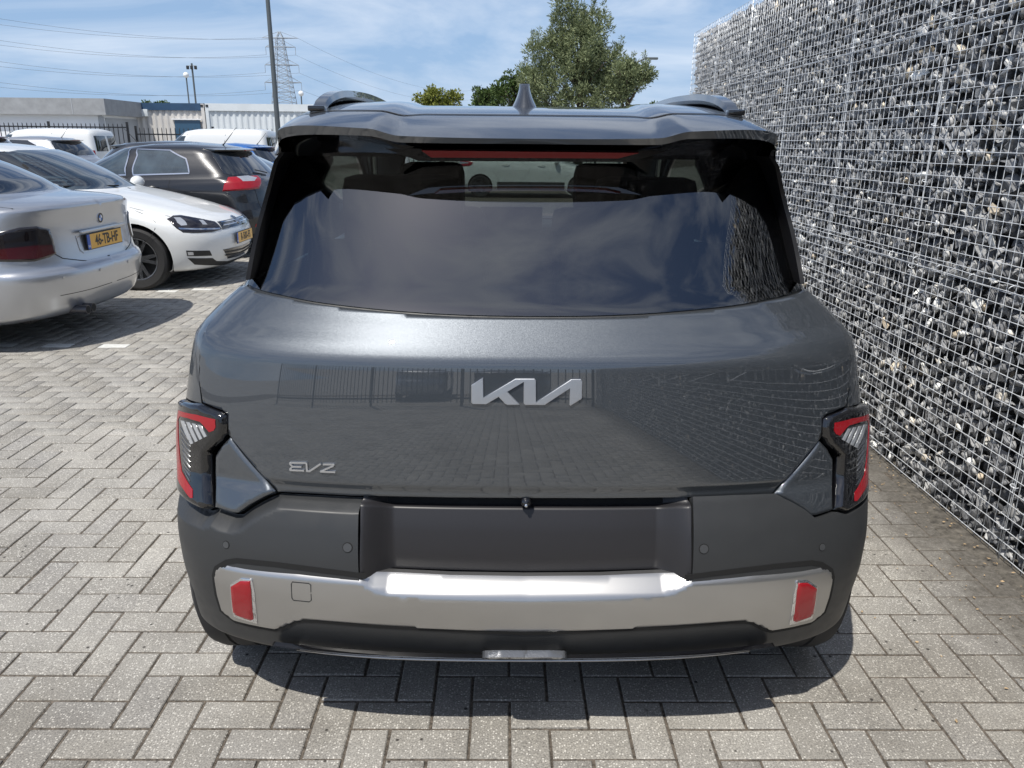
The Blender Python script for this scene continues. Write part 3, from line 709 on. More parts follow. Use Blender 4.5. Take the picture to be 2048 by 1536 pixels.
# side windows and pillars: dark gloss band round the cabin
pil = np.vstack([gb[-1:], gs]) + [-.012, 0]
band = np.vstack([pil, [(pil[-1, 0]*.985, 1.478), (-1.2, 1.478), (-1.6, 1.478), (-2.0, 1.478), (-2.35, 1.478), (-2.47, 1.45), (-2.40, 1.3), (-2.36, 1.2), (-2.35, 1.09), (-2.0, 1.088), (-1.6, 1.088), (-1.2, 1.088), (-1.0, 1.086), (-.80, 1.09)]])
panel(KS, 'side_window_band', MATS['black_gloss'], band, kia, -.005, .04, .01, mirror=True)
for y0, y1 in ((.55, 1.35), (1.42, 2.32)):
    w = kside([(y0+.12, 1.135), (y1, 1.135), (y1, 1.40), (y0+.22, 1.40)]); panel(KS, 'side_window', MATS['dark_glass'], w, kia, .002, .05, .004, mirror=True)
panel(KS, 'windscreen', MATS['windscreen'], [(-2.42, 1.115), (-2.5, 1.46), (-2.7, 1.46), (-3, 1.46), (-3, 1.115), (-2.7, 1.115)], kia, 0, .05, .004, mirror=True)
# upright blades beside the window: plates from the spoiler ends down to the window corners
bpx = kd([(561, 304), (548, 322), (538, 360), (530, 390), (512, 455), (499, 515), (491, 560)], 14, True)
_gy = lambda z: float(KS.P(-.62, min(z, 1.478))[0, 1]) + KY
Eb = np.array([atY(x, y, max(1.90, _gy(float(atY(x, y, 1.98)[2])) - np.interp(i/len(bpx), [0, .1, .22, .4, .7, 1], [.15, .105, .060, .032, .016, .006]))) - [KX, KY, 0] for i, (x, y) in enumerate(bpx)]); zb = np.clip(Eb[:, 2], 1.10, 1.478)
Gi = KS.P(np.full(len(zb), -.655), zb); Go = KS.P(np.full(len(zb), -.93), zb); Gi[:, 2] = Eb[:, 2]; Go[:, 2] = Eb[:, 2]
Gi[:, 0] = np.maximum(Gi[:, 0], Eb[:, 0]+.012); Go[:, 0] = np.minimum(Go[:, 0], Eb[:, 0]-.002); Gi[:, 1] += .02
E2 = Eb + [.010, .003, 0]
nb = len(Eb); Vb = np.vstack([Gi, E2, E2, Eb, Eb, Go]); Fb = [(k*2*nb+i, k*2*nb+i+1, (k*2+1)*nb+i+1, (k*2+1)*nb+i) for k in range(3) for i in range(nb-1)]
mat('black_satin', (.004, .004, .005), .38, spec=.3)
mesh_obj('window_blade', Vb, Fb, MATS['black_satin'], kia, True); mesh_obj('window_blade', Vb*[-1, 1, 1], [f[::-1] for f in Fb], MATS['black_satin'], kia, True)

# bumper
AR = kside([(RY - .368*math.cos(t), .335 + .368*math.sin(t)) for t in np.linspace(R(60), R(4), 12)])
bt = [(1050, 1200), (900, 1198), (778, 1188), (745, 1176), (722, 1160), (721, 992), (640, 988), (556, 984), (526, 998), (497, 1014), (476, 1030), (464, 1030), (430, 1018), (411, 1023), (378, 1003), (366, 985, -.80)]
bq = kq(bt); bq[0, 0] = 0
# lower edge from the wheel opening back to the middle
bump_half = np.vstack([bq, [(-.88, .66)], AR, kq(kd([(414, 1228), (425, 1243), (450, 1259), (500, 1276), (560, 1288), (640, 1299), (748, 1309), (900, 1315), (1050, 1318)]), (-.8, .12), (.22, .6))])
# order: start bottom centre -> ... here the half runs from the recess down to the lower edge, so reverse it
bump_half = bump_half[::-1]; bump_half[0, 0] = 0
_tp = np.vstack([bq[5:], [(-.88, .66)]]); _tl = np.vstack([_tp[i] + (_tp[i+1]-_tp[i])*t_ for i in range(len(_tp)-1) for t_ in np.linspace(0, 1, 12, endpoint=False)]); _t3 = KS.P(_tl[:, 0], _tl[:, 1])
def near3(p, Q):
    d = np.full(len(p), 9.)
    for q_ in Q: d = np.minimum(d, ((p-q_)**2).sum(1))
    return np.sqrt(d)
def bump_off(d, a, v, p):
    t_ = np.clip(near3(p, _t3)/.042, 0, 1); lo = np.clip((v-.236)/.03, 0, 1)
    return -.024 + .040*(t_*t_*(3-2*t_)*.35 + .65*t_) - .012*(1-lo)**2
bumper = panel(KS, 'rear_bumper', MATS['bumper_plastic'], sym(bump_half), kia, bump_off, .0072, .03)
# number plate recess
rec = kq([(1050, 1160), (778, 1152), (724, 1166), (724, 1060), (724, 995)]); rec[0, 0] = 0
rec = np.vstack([rec, [(rec[-1, 0], .69), (0, .69)]])
S0x = abs(KS.P(rec[3:4, 0], rec[3:4, 1])[0, 0])
def rec_off(d, a, v, p):
    s_ = np.clip((S0x - np.abs(p[:, 0]))/.068, 0, 1); s_ = s_*s_*(3-2*s_)*.5 + s_*.5
    return .014 - .066*s_*(.62+.38*np.clip((.70-v)/.22, 0, 1)) - .03*np.clip((v-.668)/.01, 0, 1)
panel(KS, 'plate_recess', MATS['recess_plastic'], sym(rec), kia, rec_off, .011, .0)
# satin silver skid panel
ch = zero(kq(kd([(1050, 1256), (934, 1252), (760, 1242), (640, 1232), (612, 1231), (596, 1233), (572, 1245), (555, 1249), (520, 1243), (478, 1233), (452, 1213), (443, 1183), (438, 1145), (442, 1131), (462, 1119), (482, 1116), (560, 1124), (722, 1145), (778, 1152), (900, 1158), (1050, 1161)])))
cl = kq([(1050, 1192), (778, 1182), (745, 1170), (722, 1158), (600, 1146), (500, 1136), (470, 1130)])
fx = -KS.P(cl[:, 0], cl[:, 1])[:, 0]; fz = cl[:, 1]; o_ = np.argsort(fx)
def ch_off(d, a, v, p):
    zf = np.interp(np.abs(p[:, 0]), fx[o_], fz[o_])
    up = np.clip(v - zf, 0, 1)
    lowz = np.clip((.395 - v), 0, 1)
    return .016 + .004*np.clip(d/.004, 0, 1) - 1.0*up
xl = np.r_[0, np.linspace(.07, fx.max(), 64)]; ql = KS.inv(np.c_[-xl, np.interp(xl, fx[o_], fz[o_])], lambda P: P[..., [0, 2]], (-.8, .05), (.22, .8)); ql[0, 0] = 0
full_line = np.vstack([ql[::-1], (ql*[-1, 1])[1:]])
skid = panel(KS, 'skid_panel', MATS['satin_silver'], sym(ch), kia, ch_off, .012, .02, lines=[full_line])
_x3 = np.abs(KS.P(ch[:, 0], ch[:, 1])[:, 0]); _half = ch[(ch[:, 1] < .44) | (_x3 > .36)]
_gap = np.vstack([_half[i] + (_half[i+1]-_half[i])*t_ for i in range(len(_half)-1) for t_ in (0, .5)])
# tow eye cover: fine recessed outline
def strip(S, name, m, pts2, parent, w, off, closed=True, mirror=False, sp=.02, rim=.002):
    """thin band of width w along a line of (a, v) points"""
    P = S.P(pts2[:, 0], pts2[:, 1]); k = len(P); Nn = S.N(pts2[:, 0], pts2[:, 1])
    A = []; B = []
    for i in range(k):
        t_ = P[(i+1) % k if closed else min(i+1, k-1)] - P[(i-1) % k if closed else max(i-1, 0)]
        s_ = np.cross(t_, Nn[i]); s_ /= np.linalg.norm(s_)+1e-12
        A.append(P[i] + s_*w/2 + Nn[i]*off); B.append(P[i] - s_*w/2 + Nn[i]*off)
    V = A + B + [a_ - Nn[i]*rim for i, a_ in enumerate(A)] + [b_ - Nn[i]*rim for i, b_ in enumerate(B)]
    F = []
    for i in range(k if closed else k-1):
        j = (i+1) % k; F += [(k+i, k+j, j, i)[::-1], (i, j, 2*k+j, 2*k+i), (k+j, k+i, 3*k+i, 3*k+j)]
    o = mesh_obj(name, V, F, m, parent, False)
    if mirror: return o, mesh_obj(name, np.array(V)*[-1, 1, 1], [f[::-1] for f in F], m, parent, False)
    return o
strip(KS, 'skid_gap_shade', MATS['under'], _gap, kia, .013, .0172, False, mirror=True)  # black band painted on for the shadow gap round the skid panel
tow = kq([(592, 1156), (624, 1159), (628, 1162), (629, 1190), (625, 1193), (594, 1190), (591, 1186), (590, 1160)])
strip(KS, 'tow_cover_gap', MATS['dark_plastic'], tow, kia, .0022, .0208)
# reflectors with bright frames
rf = kq([(475, 1162), (493, 1152), (511, 1153), (514, 1170), (518, 1224), (512, 1226), (484, 1216), (479, 1210)])
rfo = kq([(472, 1160), (492, 1148), (514, 1150), (519, 1175), (524, 1234), (512, 1231), (479, 1221), (475, 1205)])
panel(KS, 'reflector_frame', MATS['chrome'], rfo, kia, bev(.005, .003, .0225), .01, .006, mirror=True)
panel(KS, 'reflector', MATS['red_lens'], rf, kia, bev(.004, .003, .0265), .01, .005, mirror=True)
# gloss black valance and clear lamp in it
va = zero(kq(kd([(1050, 1311), (900, 1308), (748, 1302), (640, 1292), (600, 1287), (562, 1272), (562, 1257), (700, 1270), (785, 1277), (967, 1288), (1050, 1289)])))
panel(KS, 'valance_strip', MATS['black_gloss'], sym(va), kia, lambda d, a, v, p: .014 + .60*(v-.25), .010, .012)
lp_ = zero(kq([(1046, 1295), (1000, 1294), (975, 1291), (965, 1282), (972, 1274), (1000, 1271), (1046, 1272)], vr=(.22, .6)))
mat('fog_glass', (.20, .21, .23), .14, .6, coat=1, bump=(160, .5, .001))
panel(KS, 'fog_lamp', MATS['fog_glass'], sym(lp_), kia, lambda d, a, v, p: .015 + .60*(v-.25) + .003*np.clip(d/.006, 0, 1), .008, .02)
lp2 = zero(kq([(1046, 1287), (1000, 1286), (980, 1283), (980, 1280), (1000, 1277), (1046, 1278)], vr=(.22, .6)))
panel(KS, 'fog_lamp_optic', MATS['chrome'], sym(lp2), kia, lambda d, a, v, p: .0188 + .60*(v-.25), .01, .003)
al = np.linspace(-.40, .40, 61); vl = .2525 + .018*(np.abs(al)/.5)**2.5
tube('lower_lip', KS.P(al, vl) + KS.N(al, vl)*np.array([1, 1, 0])*.027, .0040, MATS['lip_glint'], kia, 6)  # thin bright tube stands for the glint line under the valance
# lower quarter piece below the lamp
lq = kq([(461, 875), (551, 982), (526, 994), (497, 1010), (476, 1025), (465, 1025), (431, 1014), (431, 950), (432, 912), (443, 893)])
panel(KS, 'quarter_panel', KP, lq, kia, rnd(.012, .006, .0), .010, .02, mirror=True)
# tail lamps
th_ = kq([(372, 806, -.86), (357, 822, -.90), (356, 865, -.90), (361, 932, -.89), (367, 975, -.84), (380, 1001), (411, 1020), (428, 1014), (425, 966), (423, 905), (447, 883), (457, 866), (459, 848), (457, 830), (448, 822), (409, 806), (385, 797, -.80)], (-1.25, -.2), (.45, 1.1))
panel(KS, 'tail_lamp', MATS['black_gloss'], th_, kia, rnd(.014, .024, -.004), .007, .03, mirror=True)
c_ = lambda pts, s=5.907, x0=340, y0=780: [(x0 + x/s, y0 + y/s) for x, y in pts]
red = kq(c_([(150, 330), (200, 235), (400, 280), (605, 330), (612, 420), (590, 460), (540, 480), (470, 395), (435, 360), (300, 320), (215, 305), (195, 350), (200, 600), (215, 800), (230, 960), (270, 1040), (350, 1175), (352, 1275), (325, 1275), (250, 1170), (190, 1050), (160, 700)]), (-1.25, -.2), (.45, 1.1))
panel(KS, 'tail_lamp_light_bar', MATS['red_lens'], red, kia, .0212, .009, .003, mirror=True)
inn = kq(c_([(222, 342), (330, 352), (440, 385), (532, 520), (330, 628), (322, 800), (326, 1030), (242, 950), (226, 600)]), (-.8, -.2), (.45, 1.1)); mat('lamp_inner', (.045, .047, .05), .3, .3, coat=1)
panel(KS, 'tail_lamp_inner', MATS['lamp_inner'], inn, kia, .0204, .009, .002, mirror=True)
def ribs(n0, n1, wid, m, f):
    for i in range(n0, n1):
        pq = kq(c_(f(i)), (-1.25, -.2), (.45, 1.1)); panel(KS, 'tail_lamp_rib', m, pq, kia, .0218, .02, .003, mirror=True)
def rib_up(i):
    x = 225 + i*62; y = 350 + i*14
    top = (x, y); x2 = 335 + i*50; y2 = 625 - i*28
    return [top, (x+36, y+8), (x2+30, y2-16), (x2, y2)]
ribs(0, 4, 20, MATS['clear_lens'], rib_up)
def rib_dn(i):
    y = 430 + i*66; x0 = 222 + i*5
    return [(x0, y), (x0, y+12), (322, y+12+150*(1-i*.03)), (322, y+150*(1-i*.03))]
ribs(0, 9, 10, MATS['alloy'], rib_dn)
# parking sensors
def disc(S, name, m, centre, r, parent, off, n=20, mirror=False, rim=.002):
    P = S.P(*centre)[0]; N = S.N(np.array([centre[0]]), np.array([centre[1]]))[0]; u = np.cross([0, 0, 1], N); u /= np.linalg.norm(u); w = np.cross(N, u)
    ring = [P + N*off + r*(math.cos(t_)*u + math.sin(t_)*w) for t_ in np.linspace(0, 2*math.pi, n, endpoint=False)]
    V = ring + [p - N*rim for p in ring]; F = [tuple(range(n))] + [(i, n+i, n+(i+1) % n, (i+1) % n) for i in range(n)]
    o = mesh_obj(name, V, F, m, parent, False)
    if mirror: mesh_obj(name, np.array(V)*[-1, 1, 1], [f[::-1] for f in F], m, parent, False)
    return o
mat('sensor_plastic', (.055, .057, .06), .4)
for px, py, r in ((699, 1092, .0105), (461, 1086, .0085)):
    c0 = kq([(px, py)])[0]
    disc(KS, 'parking_sensor_ring', MATS['under'], c0, r*1.22, kia, .0165 if px > 600 else .0165, mirror=True)
    disc(KS, 'parking_sensor', MATS['sensor_plastic'], c0, r, kia, .0175, mirror=True)
# camera under the tailgate lip
c0 = kq([(1048, 1001)])[0]
bm = bmesh.new(); Pc = KS.P(0, .672)[0]
bmesh.ops.create_uvsphere(bm, u_segments=16, v_segments=10, radius=.012); bmesh.ops.transform(bm, matrix=Matrix.Translation((0, Pc[1]+.016, .672)) @ Matrix.Diagonal((1.2, 1.3, 1, 1)), verts=bm.verts)
bm_obj('reversing_camera', bm, MATS['black_gloss'], kia, smooth=True)
bm = bmesh.new(); bmesh.ops.create_uvsphere(bm, u_segments=12, v_segments=8, radius=.005); bmesh.ops.transform(bm, matrix=Matrix.Translation((0, Pc[1]+.002, .668)), verts=bm.verts)
bm_obj('camera_lens', bm, MATS['chrome'], kia, smooth=True)
# badges: solid letters standing on the tailgate
def badge(S, name, pxs, m, h0, h1, parent):
    q_ = kq(pxs, (-.6, .6), (.5, 1.1)); P = S.P(q_[:, 0], q_[:, 1]); Nn = S.N(q_[:, 0], q_[:, 1]).mean(0); Nn /= np.linalg.norm(Nn)
    bm = bmesh.new(); k = len(P)
    ar = sum((P[i][0]*P[(i+1) % k][2] - P[(i+1) % k][0]*P[i][2]) for i in range(k))
    if ar < 0: P = P[::-1]
    ctr = P.mean(0)
    lo = [bm.verts.new(p + Nn*h0) for p in P]; mi = [bm.verts.new(p + Nn*(h1-.0008)) for p in P]
    hi = []
    for i in range(k):
        a_, b_, c2 = P[i-1], P[i], P[(i+1) % k]
        t1 = (b_-a_)/np.linalg.norm(b_-a_); t2 = (c2-b_)/np.linalg.norm(c2-b_); n1 = np.cross(Nn, t1); n2 = np.cross(Nn, t2); bis = n1+n2
        bis = bis/max(np.linalg.norm(bis), .3); hi.append(bm.verts.new(b_ + bis*.0010 + Nn*h1))
    for i in range(k):
        j = (i+1) % k; bm.faces.new((lo[i], lo[j], mi[j], mi[i])); bm.faces.new((mi[i], mi[j], hi[j], hi[i]))
    for f in tri2d([(float(p[0]), float(p[2])) for p in P]): bm.faces.new([hi[i] for i in f])
    return bm_obj(name, bm, m, parent)
L8 = lambda pts: [(930 + x/8.192, 740 + y/8.192) for x, y in pts]
badge(KS, 'badge_letter', L8([(108, 235), (300, 112), (302, 440), (826, 130), (1135, 130), (1158, 155), (1158, 515), (1735, 138), (1890, 138), (1914, 165), (1908, 440), (1895, 460), (1720, 568), (1706, 555), (1712, 285), (1300, 555), (985, 555), (960, 530), (960, 182), (695, 340), (890, 545), (885, 552), (690, 552), (655, 535), (552, 425), (350, 542), (130, 540), (108, 515)]), MATS['brushed'], .006, .0135, kia)['label'] = 'brushed silver maker badge in joined angular letters'
L17 = lambda pts: [(570 + x/17.07, 910 + y/17.07) for x, y in pts]
def stroke(name, pts, w=62):
    """a bent bar letter from its centre line"""
    bm = bmesh.new()
    for i in range(len(pts)-1):
        a_, b_ = Vector(pts[i]), Vector(pts[i+1]); d_ = (b_-a_).normalized(); n_ = Vector((-d_.y, d_.x))*w/2
        a_ -= d_*(w*.32 if i else 0); b_ += d_*(w*.32 if i < len(pts)-2 else 0)
        q_ = kq(L17([tuple(a_+n_), tuple(a_-n_), tuple(b_-n_), tuple(b_+n_)]), (-.6, .2), (.5, 1.1)); P = KS.P(q_[:, 0], q_[:, 1]); Nn = KS.N(q_[:, 0], q_[:, 1]); h1 = .0120+.0003*i
        lo = [bm.verts.new(p+m*.006) for p, m in zip(P, Nn)]; c_0 = P.mean(0); hi = [bm.verts.new(p+m*h1+(c_0-p)/np.linalg.norm(c_0-p)*.0006) for p, m in zip(P, Nn)]
        bm.faces.new(hi)
        for k in range(4): bm.faces.new((lo[k], lo[(k+1) % 4], hi[(k+1) % 4], hi[k]))
    bmesh.ops.recalc_face_normals(bm, faces=bm.faces)
    bm_obj(name, bm, MATS['brushed'], kia)
stroke('model_letter', [(790, 222), (250, 215), (245, 245), (330, 345), (640, 352)])
stroke('model_letter', [(318, 350), (250, 430), (255, 460), (730, 482)])
stroke('model_letter', [(795, 205), (815, 495), (905, 500), (1290, 245)])
stroke('model_letter', [(1345, 272), (1720, 275), (1700, 320), (1275, 510), (1780, 530)])

# ---- roof with its sunk centre, spoiler lip, lamp
def sm(x, a, b): t_ = np.clip((x-a)/(b-a), 0, 1); return t_*t_*(3-2*t_)
_ry = np.array([1.80, 1.84, 1.95, 2.10, 2.30, 2.55, 2.9, 3.3, 3.7, 4.05, 4.25]); _rz = np.array([1.497, 1.508, 1.537, 1.569, 1.594, 1.608, 1.616, 1.612, 1.590, 1.548, 1.512])
def roof_w(Y): return np.interp(Y, [1.84, 1.96, 2.05, 2.2, 2.6, 3.9, 4.3], [.590, .606, .622, .648, .696, .705, .68])
def lip_y(xn): return 1.842 + .115*np.abs(xn)**2.6
def roof_z(x, Y):
    zc = pchip(_ry, _rz[:, None], np.atleast_1d(Y).ravel())[:, 0].reshape(np.shape(Y))
    xr = np.clip(np.abs(x)/roof_w(Y), 0, 1)
    drop = np.interp(Y, [1.84, 1.97, 2.2, 2.7], [.022, .028, .075, .12])*(1-np.sqrt(np.clip(1-xr**9, 0, 1)))
    return zc + .0125*sm(np.abs(x), .30, .375)*sm(Y, 1.0, 1.84)*(1-sm(Y, 3.0, 3.9)) - drop - .006*xr**2
def roof(U, V):
    xn = np.sin((U*2-1)*math.pi/2)
    Yl = lip_y(xn); Y = Yl + (4.24 - Yl)*V**1.35
    x = xn*roof_w(Y)
    return np.stack([x, Y-KY, roof_z(x, Y)], -1)
grid_obj('roof', roof, 121, 90, KP, kia)
def roof_side(U, V, sx):
    Y = 1.957 + (4.20-1.957)*U; w_ = roof_w(Y); z1 = roof_z(w_, Y); zb_ = np.interp(Y, [1.957, 2.1, 2.5, 4.2], [1.472, 1.462, 1.455, 1.46])
    wo = np.interp(Y, [1.957, 2.15, 2.5, 4.2], [.606, .672, .704, .70])
    return np.stack([sx*(w_ + (wo-w_)*np.sin(V*math.pi/2)), Y-KY, z1 + (zb_-z1)*V**1.3], -1)
grid_obj('roof_side', lambda U, V: roof_side(U, 1-V, -1), 60, 8, KP, kia); grid_obj('roof_side', lambda U, V: roof_side(1-U, 1-V, 1), 60, 8, KP, kia)
def lip(U, V):
    xn = np.sin((U*2-1)*math.pi/2); Y = lip_y(xn); x = xn*roof_w(Y); z = roof_z(x, Y)
    hh = (.0115 + .012*np.abs(xn)**2)*V
    return np.stack([x, Y-KY + .010*V, z - hh], -1)
spoil = grid_obj('spoiler_lip', lambda U, V: lip(1-U, V), 121, 5, KP, kia)
def lip_under(U, V):
    xn = np.sin((U*2-1)*math.pi/2)*.998; Y0 = lip_y(xn)+.010; Y1 = 2.03 + .10*xn**2
    Y = Y0 + (Y1-Y0)*V; z0 = roof_z(xn*roof_w(lip_y(xn)), lip_y(xn)) - .0115 - .012*np.abs(xn)**2
    z = z0 + (1.462-z0)*V + .006*np.sin(math.pi*V)
    return np.stack([xn*(roof_w(lip_y(xn))*(1-V) + .66*V), Y-KY, z], -1)
grid_obj('spoiler_underside', lip_under, 81, 10, MATS['black_gloss'], kia)
# high brake lamp below the lip
def slab(name, pxs, Y, depth, m, tilt=.0):
    ym = min(y for _, y in pxs); P = [atY(x, y, Y + tilt*(y-ym)) - np.array([KX, KY, 0]) for x, y in pxs]; n_ = len(P)
    Pm = [p*[1, 1, 1] + [0, depth, 0] for p in P]
    return mesh_obj(name, P + Pm, [tuple(range(n_))[::-1], tuple(range(n_))[::1]] and [tuple(range(n_-1, -1, -1))] + [(i, (i+1) % n_, n_+(i+1) % n_, n_+i) for i in range(n_)], m, kia, False)
slab('brake_lamp_housing', [(770, 297), (838, 322), (1260, 324), (1335, 302)], 1.893, .06, MATS['black_gloss'], .0014)
slab('high_brake_lamp', [(843, 301), (862, 315), (1236, 317), (1278, 306)], 1.893, .02, MATS['red_lens_dark'], .0014)
# seam across the roof
def seam_pts(U):
    xn = U*2-1; Y = 2.085 + .07*np.abs(xn)**3 - .035*sm(np.abs(xn), .42, .55); x = xn*roof_w(Y)*.97; return x, Y
U = np.linspace(0, 1, 90); x_, Y_ = seam_pts(U); z_ = roof_z(x_, Y_)
V = np.vstack([np.stack([x_, Y_-KY-.006, roof_z(x_, Y_-.006)+.0012], -1), np.stack([x_, Y_-KY+.006, roof_z(x_, Y_+.006)+.0012], -1)])
mesh_obj('roof_seam', V, [(i, i+1, 91+i, 90+i) for i in range(89)], MATS['under'], kia, False)
# roof rails
def rail(sx):
    yy = np.linspace(0, 1, 40); Y = 2.12 + 1.95*yy
    x0 = .545
    arch_ = np.minimum(1, np.minimum(yy/.17, (1-yy)/.17)); lift = .020*np.sqrt(np.clip(1-(1-arch_)**2, 0, 1))
    bm = bmesh.new(); rings = []
    for Yk, l in zip(Y, lift):
        zb = float(roof_z(np.array([x0]), np.array([Yk]))[0]); ring = []
        hh = .006 + .012*l/.02
        for dx, dz in ((-.022, 0), (-.016, hh), (.012, hh), (.030, -.014), (.020, -.024), (-.014, -.010)):
            ring.append(bm.verts.new((sx*(x0+dx), Yk-KY, zb + l + dz)))
        rings.append(ring)
    for a, b in zip(rings, rings[1:]):
        for k in range(6): bm.faces.new((a[k], a[(k+1) % 6], b[(k+1) % 6], b[k]))
    bm.faces.new(rings[0]); bm.faces.new(rings[-1]); bmesh.ops.recalc_face_normals(bm, faces=bm.faces)
    o = bm_obj('roof_rail', bm, KP, kia, auto=25)
    zb = float(roof_z(np.array([x0]), np.array([2.13]))[0])
    box('rail_foot', (sx*x0, 2.125-KY, zb+.006), (.044, .03, .014), MATS['black_gloss'], o, bevel=.004)
rail(-1); rail(1)
# shark fin aerial
def fin_f(U, V):
    ln = .085*(1-V)**.6 + .018; w = .040*(1-V)**1.5 + .008*(1-V) + .004
    w = .0145 + .026*np.clip(1-V, 0, 1)**1.7
    an = U*2*math.pi; Yc = 2.40 + .03*V*1.0
    return np.stack([w*np.sin(an), Yc - KY + ln*np.cos(an)*np.where(np.cos(an) < 0, .75, 1.2), 1.592 + .073*V], -1)
grid_obj('shark_fin', lambda U, V: fin_f(1-U, V), 33, 16, MATS['graphite_paint'], kia)
P_ = fin_f(np.linspace(0, 1, 33), np.ones(33)); mesh_obj('shark_fin_cap', P_[:-1] + [0, 0, .0005], [tuple(range(32))[::-1]], MATS['black_gloss'], kia, False)
# wheels, floor, liners
for sx in (-1, 1):
    for yy in (RY, FY): wheel(kia, Vector((sx*.80, yy, .335)), .335, .225, sx, MATS['alloy_dark'], 5, .72)
box('underbody', (0, 2.06, .29), (1.5, 3.7, .12), MATS['under'], kia)
for sx in (-1, 1):
    for yy in (RY, FY):
        bm = bmesh.new(); n_ = 24; rr = .374
        a = [bm.verts.new((sx*.62, yy + rr*math.cos(t), .335 + rr*math.sin(t))) for t in np.linspace(R(2), R(178), n_)]
        b = [bm.verts.new((sx*.835, yy + rr*math.cos(t), .335 + rr*math.sin(t))) for t in np.linspace(R(2), R(178), n_)]
        for i in range(n_-1): bm.faces.new((a[i], a[i+1], b[i+1], b[i]))
        bm.faces.new(a); bm_obj('wheel_arch_liner', bm, MATS['under'], kia)
# inner shell closes the gaps behind the panels
ins = Skin([(z, z, zf, Y-KY+.055, yf-.06, W-.05, .30, 2.7, .55, 2.5) for z, zf, Y, yf, W in zip(_z, _zf, _Y, _yf, _W) if .28 < z < 1.04])
aa = np.r_[np.linspace(-.72, .72, 61)]; vv = np.linspace(.31, 1.03, 24)
A_, V_ = np.meshgrid(aa, vv, indexing='ij'); Pn = ins.P(A_, V_).reshape(-1, 3)
mesh_obj('inner_shell', Pn, [(i*24+j, (i+1)*24+j, (i+1)*24+j+1, i*24+j+1) for i in range(60) for j in range(23)], MATS['under'], kia)
# cabin: seats, head rests, dashboard
def cushion(name, c, s, parent=kia, bevel=.05): return box(name, c, s, MATS['seat_fabric'], parent, bevel=bevel)
for x in (-.43, .455):
    st = cushion('rear_seat', (x, 1.12, .86), (.62, .16, .62)); cushion('head_rest', (x+(.02 if x < 0 else -.02), 1.16, 1.255), (.42 if x < 0 else .36, .12, .27), st)
    st = cushion('front_seat', (x*.92, 2.10, .86), (.50, .14, .70)); cushion('head_rest', (x*.92, 2.16, 1.29), (.30, .10, .24), st)
box('dashboard', (0, 2.95, .96), (1.36, .42, .20), MATS['dark_plastic'], kia, bevel=.04)
box('display_screen', (-.02, 2.70, 1.10), (.34, .02, .13), MATS['dark_plastic'], kia, bevel=.008)
bm = bmesh.new(); add_tube(bm, [Vector((-.36 + .18*math.cos(t), 2.55 + .06*math.sin(t), 1.02 + .17*math.sin(t))) for t in np.linspace(0, 2*math.pi, 25)], .014, 6, False); bm_obj('steering_wheel', bm, MATS['dark_plastic'], kia, smooth=True)
box('headliner', (0, 1.62, 1.483), (1.30, 1.9, .02), MATS['under'], kia)
# ------------------------------------------------------------------ parked cars
class Car:
    def __init__(s, name, label, loc, heading, rows, group=None):
        """loc: rear centre on the ground; heading: direction of travel in degrees from +x"""
        s.root = empty(name, loc, R(heading-90)); tag(s.root, label, 'car', group); s.S = Skin(rows)
        s.M = Matrix.Translation(loc) @ Matrix.Rotation(R(heading-90), 4, 'Z')
        s.Mn = np.array(s.M)
    def cam(s, P): return proj(P @ s.Mn[:3, :3].T + s.Mn[:3, 3])
    def side(s, pts, sgn=1, ar=(.35, 2.8), vr=None):
        q = s.S.inv(pts, lambda P: P[..., 1:], ar, vr or (s.S.v0, s.S.v1)); q[:, 0] *= sgn; return q
    def end(s, pts, front=False, sgn=-1, vr=None, ar=None):
        """(x, z) points with x >= 0 on one end of the car; the negative half is used for sgn -1"""
        q = s.S.inv(pts, lambda P: P[..., [0, 2]], ar or ((2.05, 3.0) if front else (0, .95)), vr or (s.S.v0, s.S.v1)); q[:, 0] *= sgn; return q
    def px(s, pts, ar, vr=None): return s.S.inv(pts, s.cam, ar, vr or (s.S.v0, s.S.v1))
    def body(s, m, wheels, r, vtop=None, vlow=None, sp=.05, floor=.0):
        v0 = vlow if vlow is not None else s.S.v0; v1 = vtop if vtop is not None else s.S.v1
        def archpts(yc, zc, rr): return [(yc + rr*math.cos(t), zc + rr*math.sin(t)) for t in np.linspace(R(-12), R(192), 26)]
        base = [(0, v0)]
        for yc in wheels:
            q = s.side(archpts(yc, r*.98, r*1.13))[::-1]; q[0, 1] = v0; q[-1, 1] = v0; base += [tuple(k) for k in q]
        base += [(3, v0), (3, v1), (0, v1)]
        o = panel(s.S, 'body', m, base, s.root, 0, sp, .0, mirror=True)
        return o
    def lin(s, wheels, r, W):
        for yc in wheels:
            for sx in (-1, 1):
                bm = bmesh.new(); n_ = 18; rr = r*1.14
                a = [bm.verts.new((sx*(W-.32), yc + rr*math.cos(t), r + rr*math.sin(t))) for t in np.linspace(R(-25), R(205), n_)]
                b = [bm.verts.new((sx*(W-.035), yc + rr*math.cos(t), r + rr*math.sin(t))) for t in np.linspace(R(-25), R(205), n_)]
                for i in range(n_-1): bm.faces.new((a[i], a[i+1], b[i+1], b[i]))
                bm.faces.new(a); bm_obj('wheel_arch_liner', bm, MATS['under'], s.root)
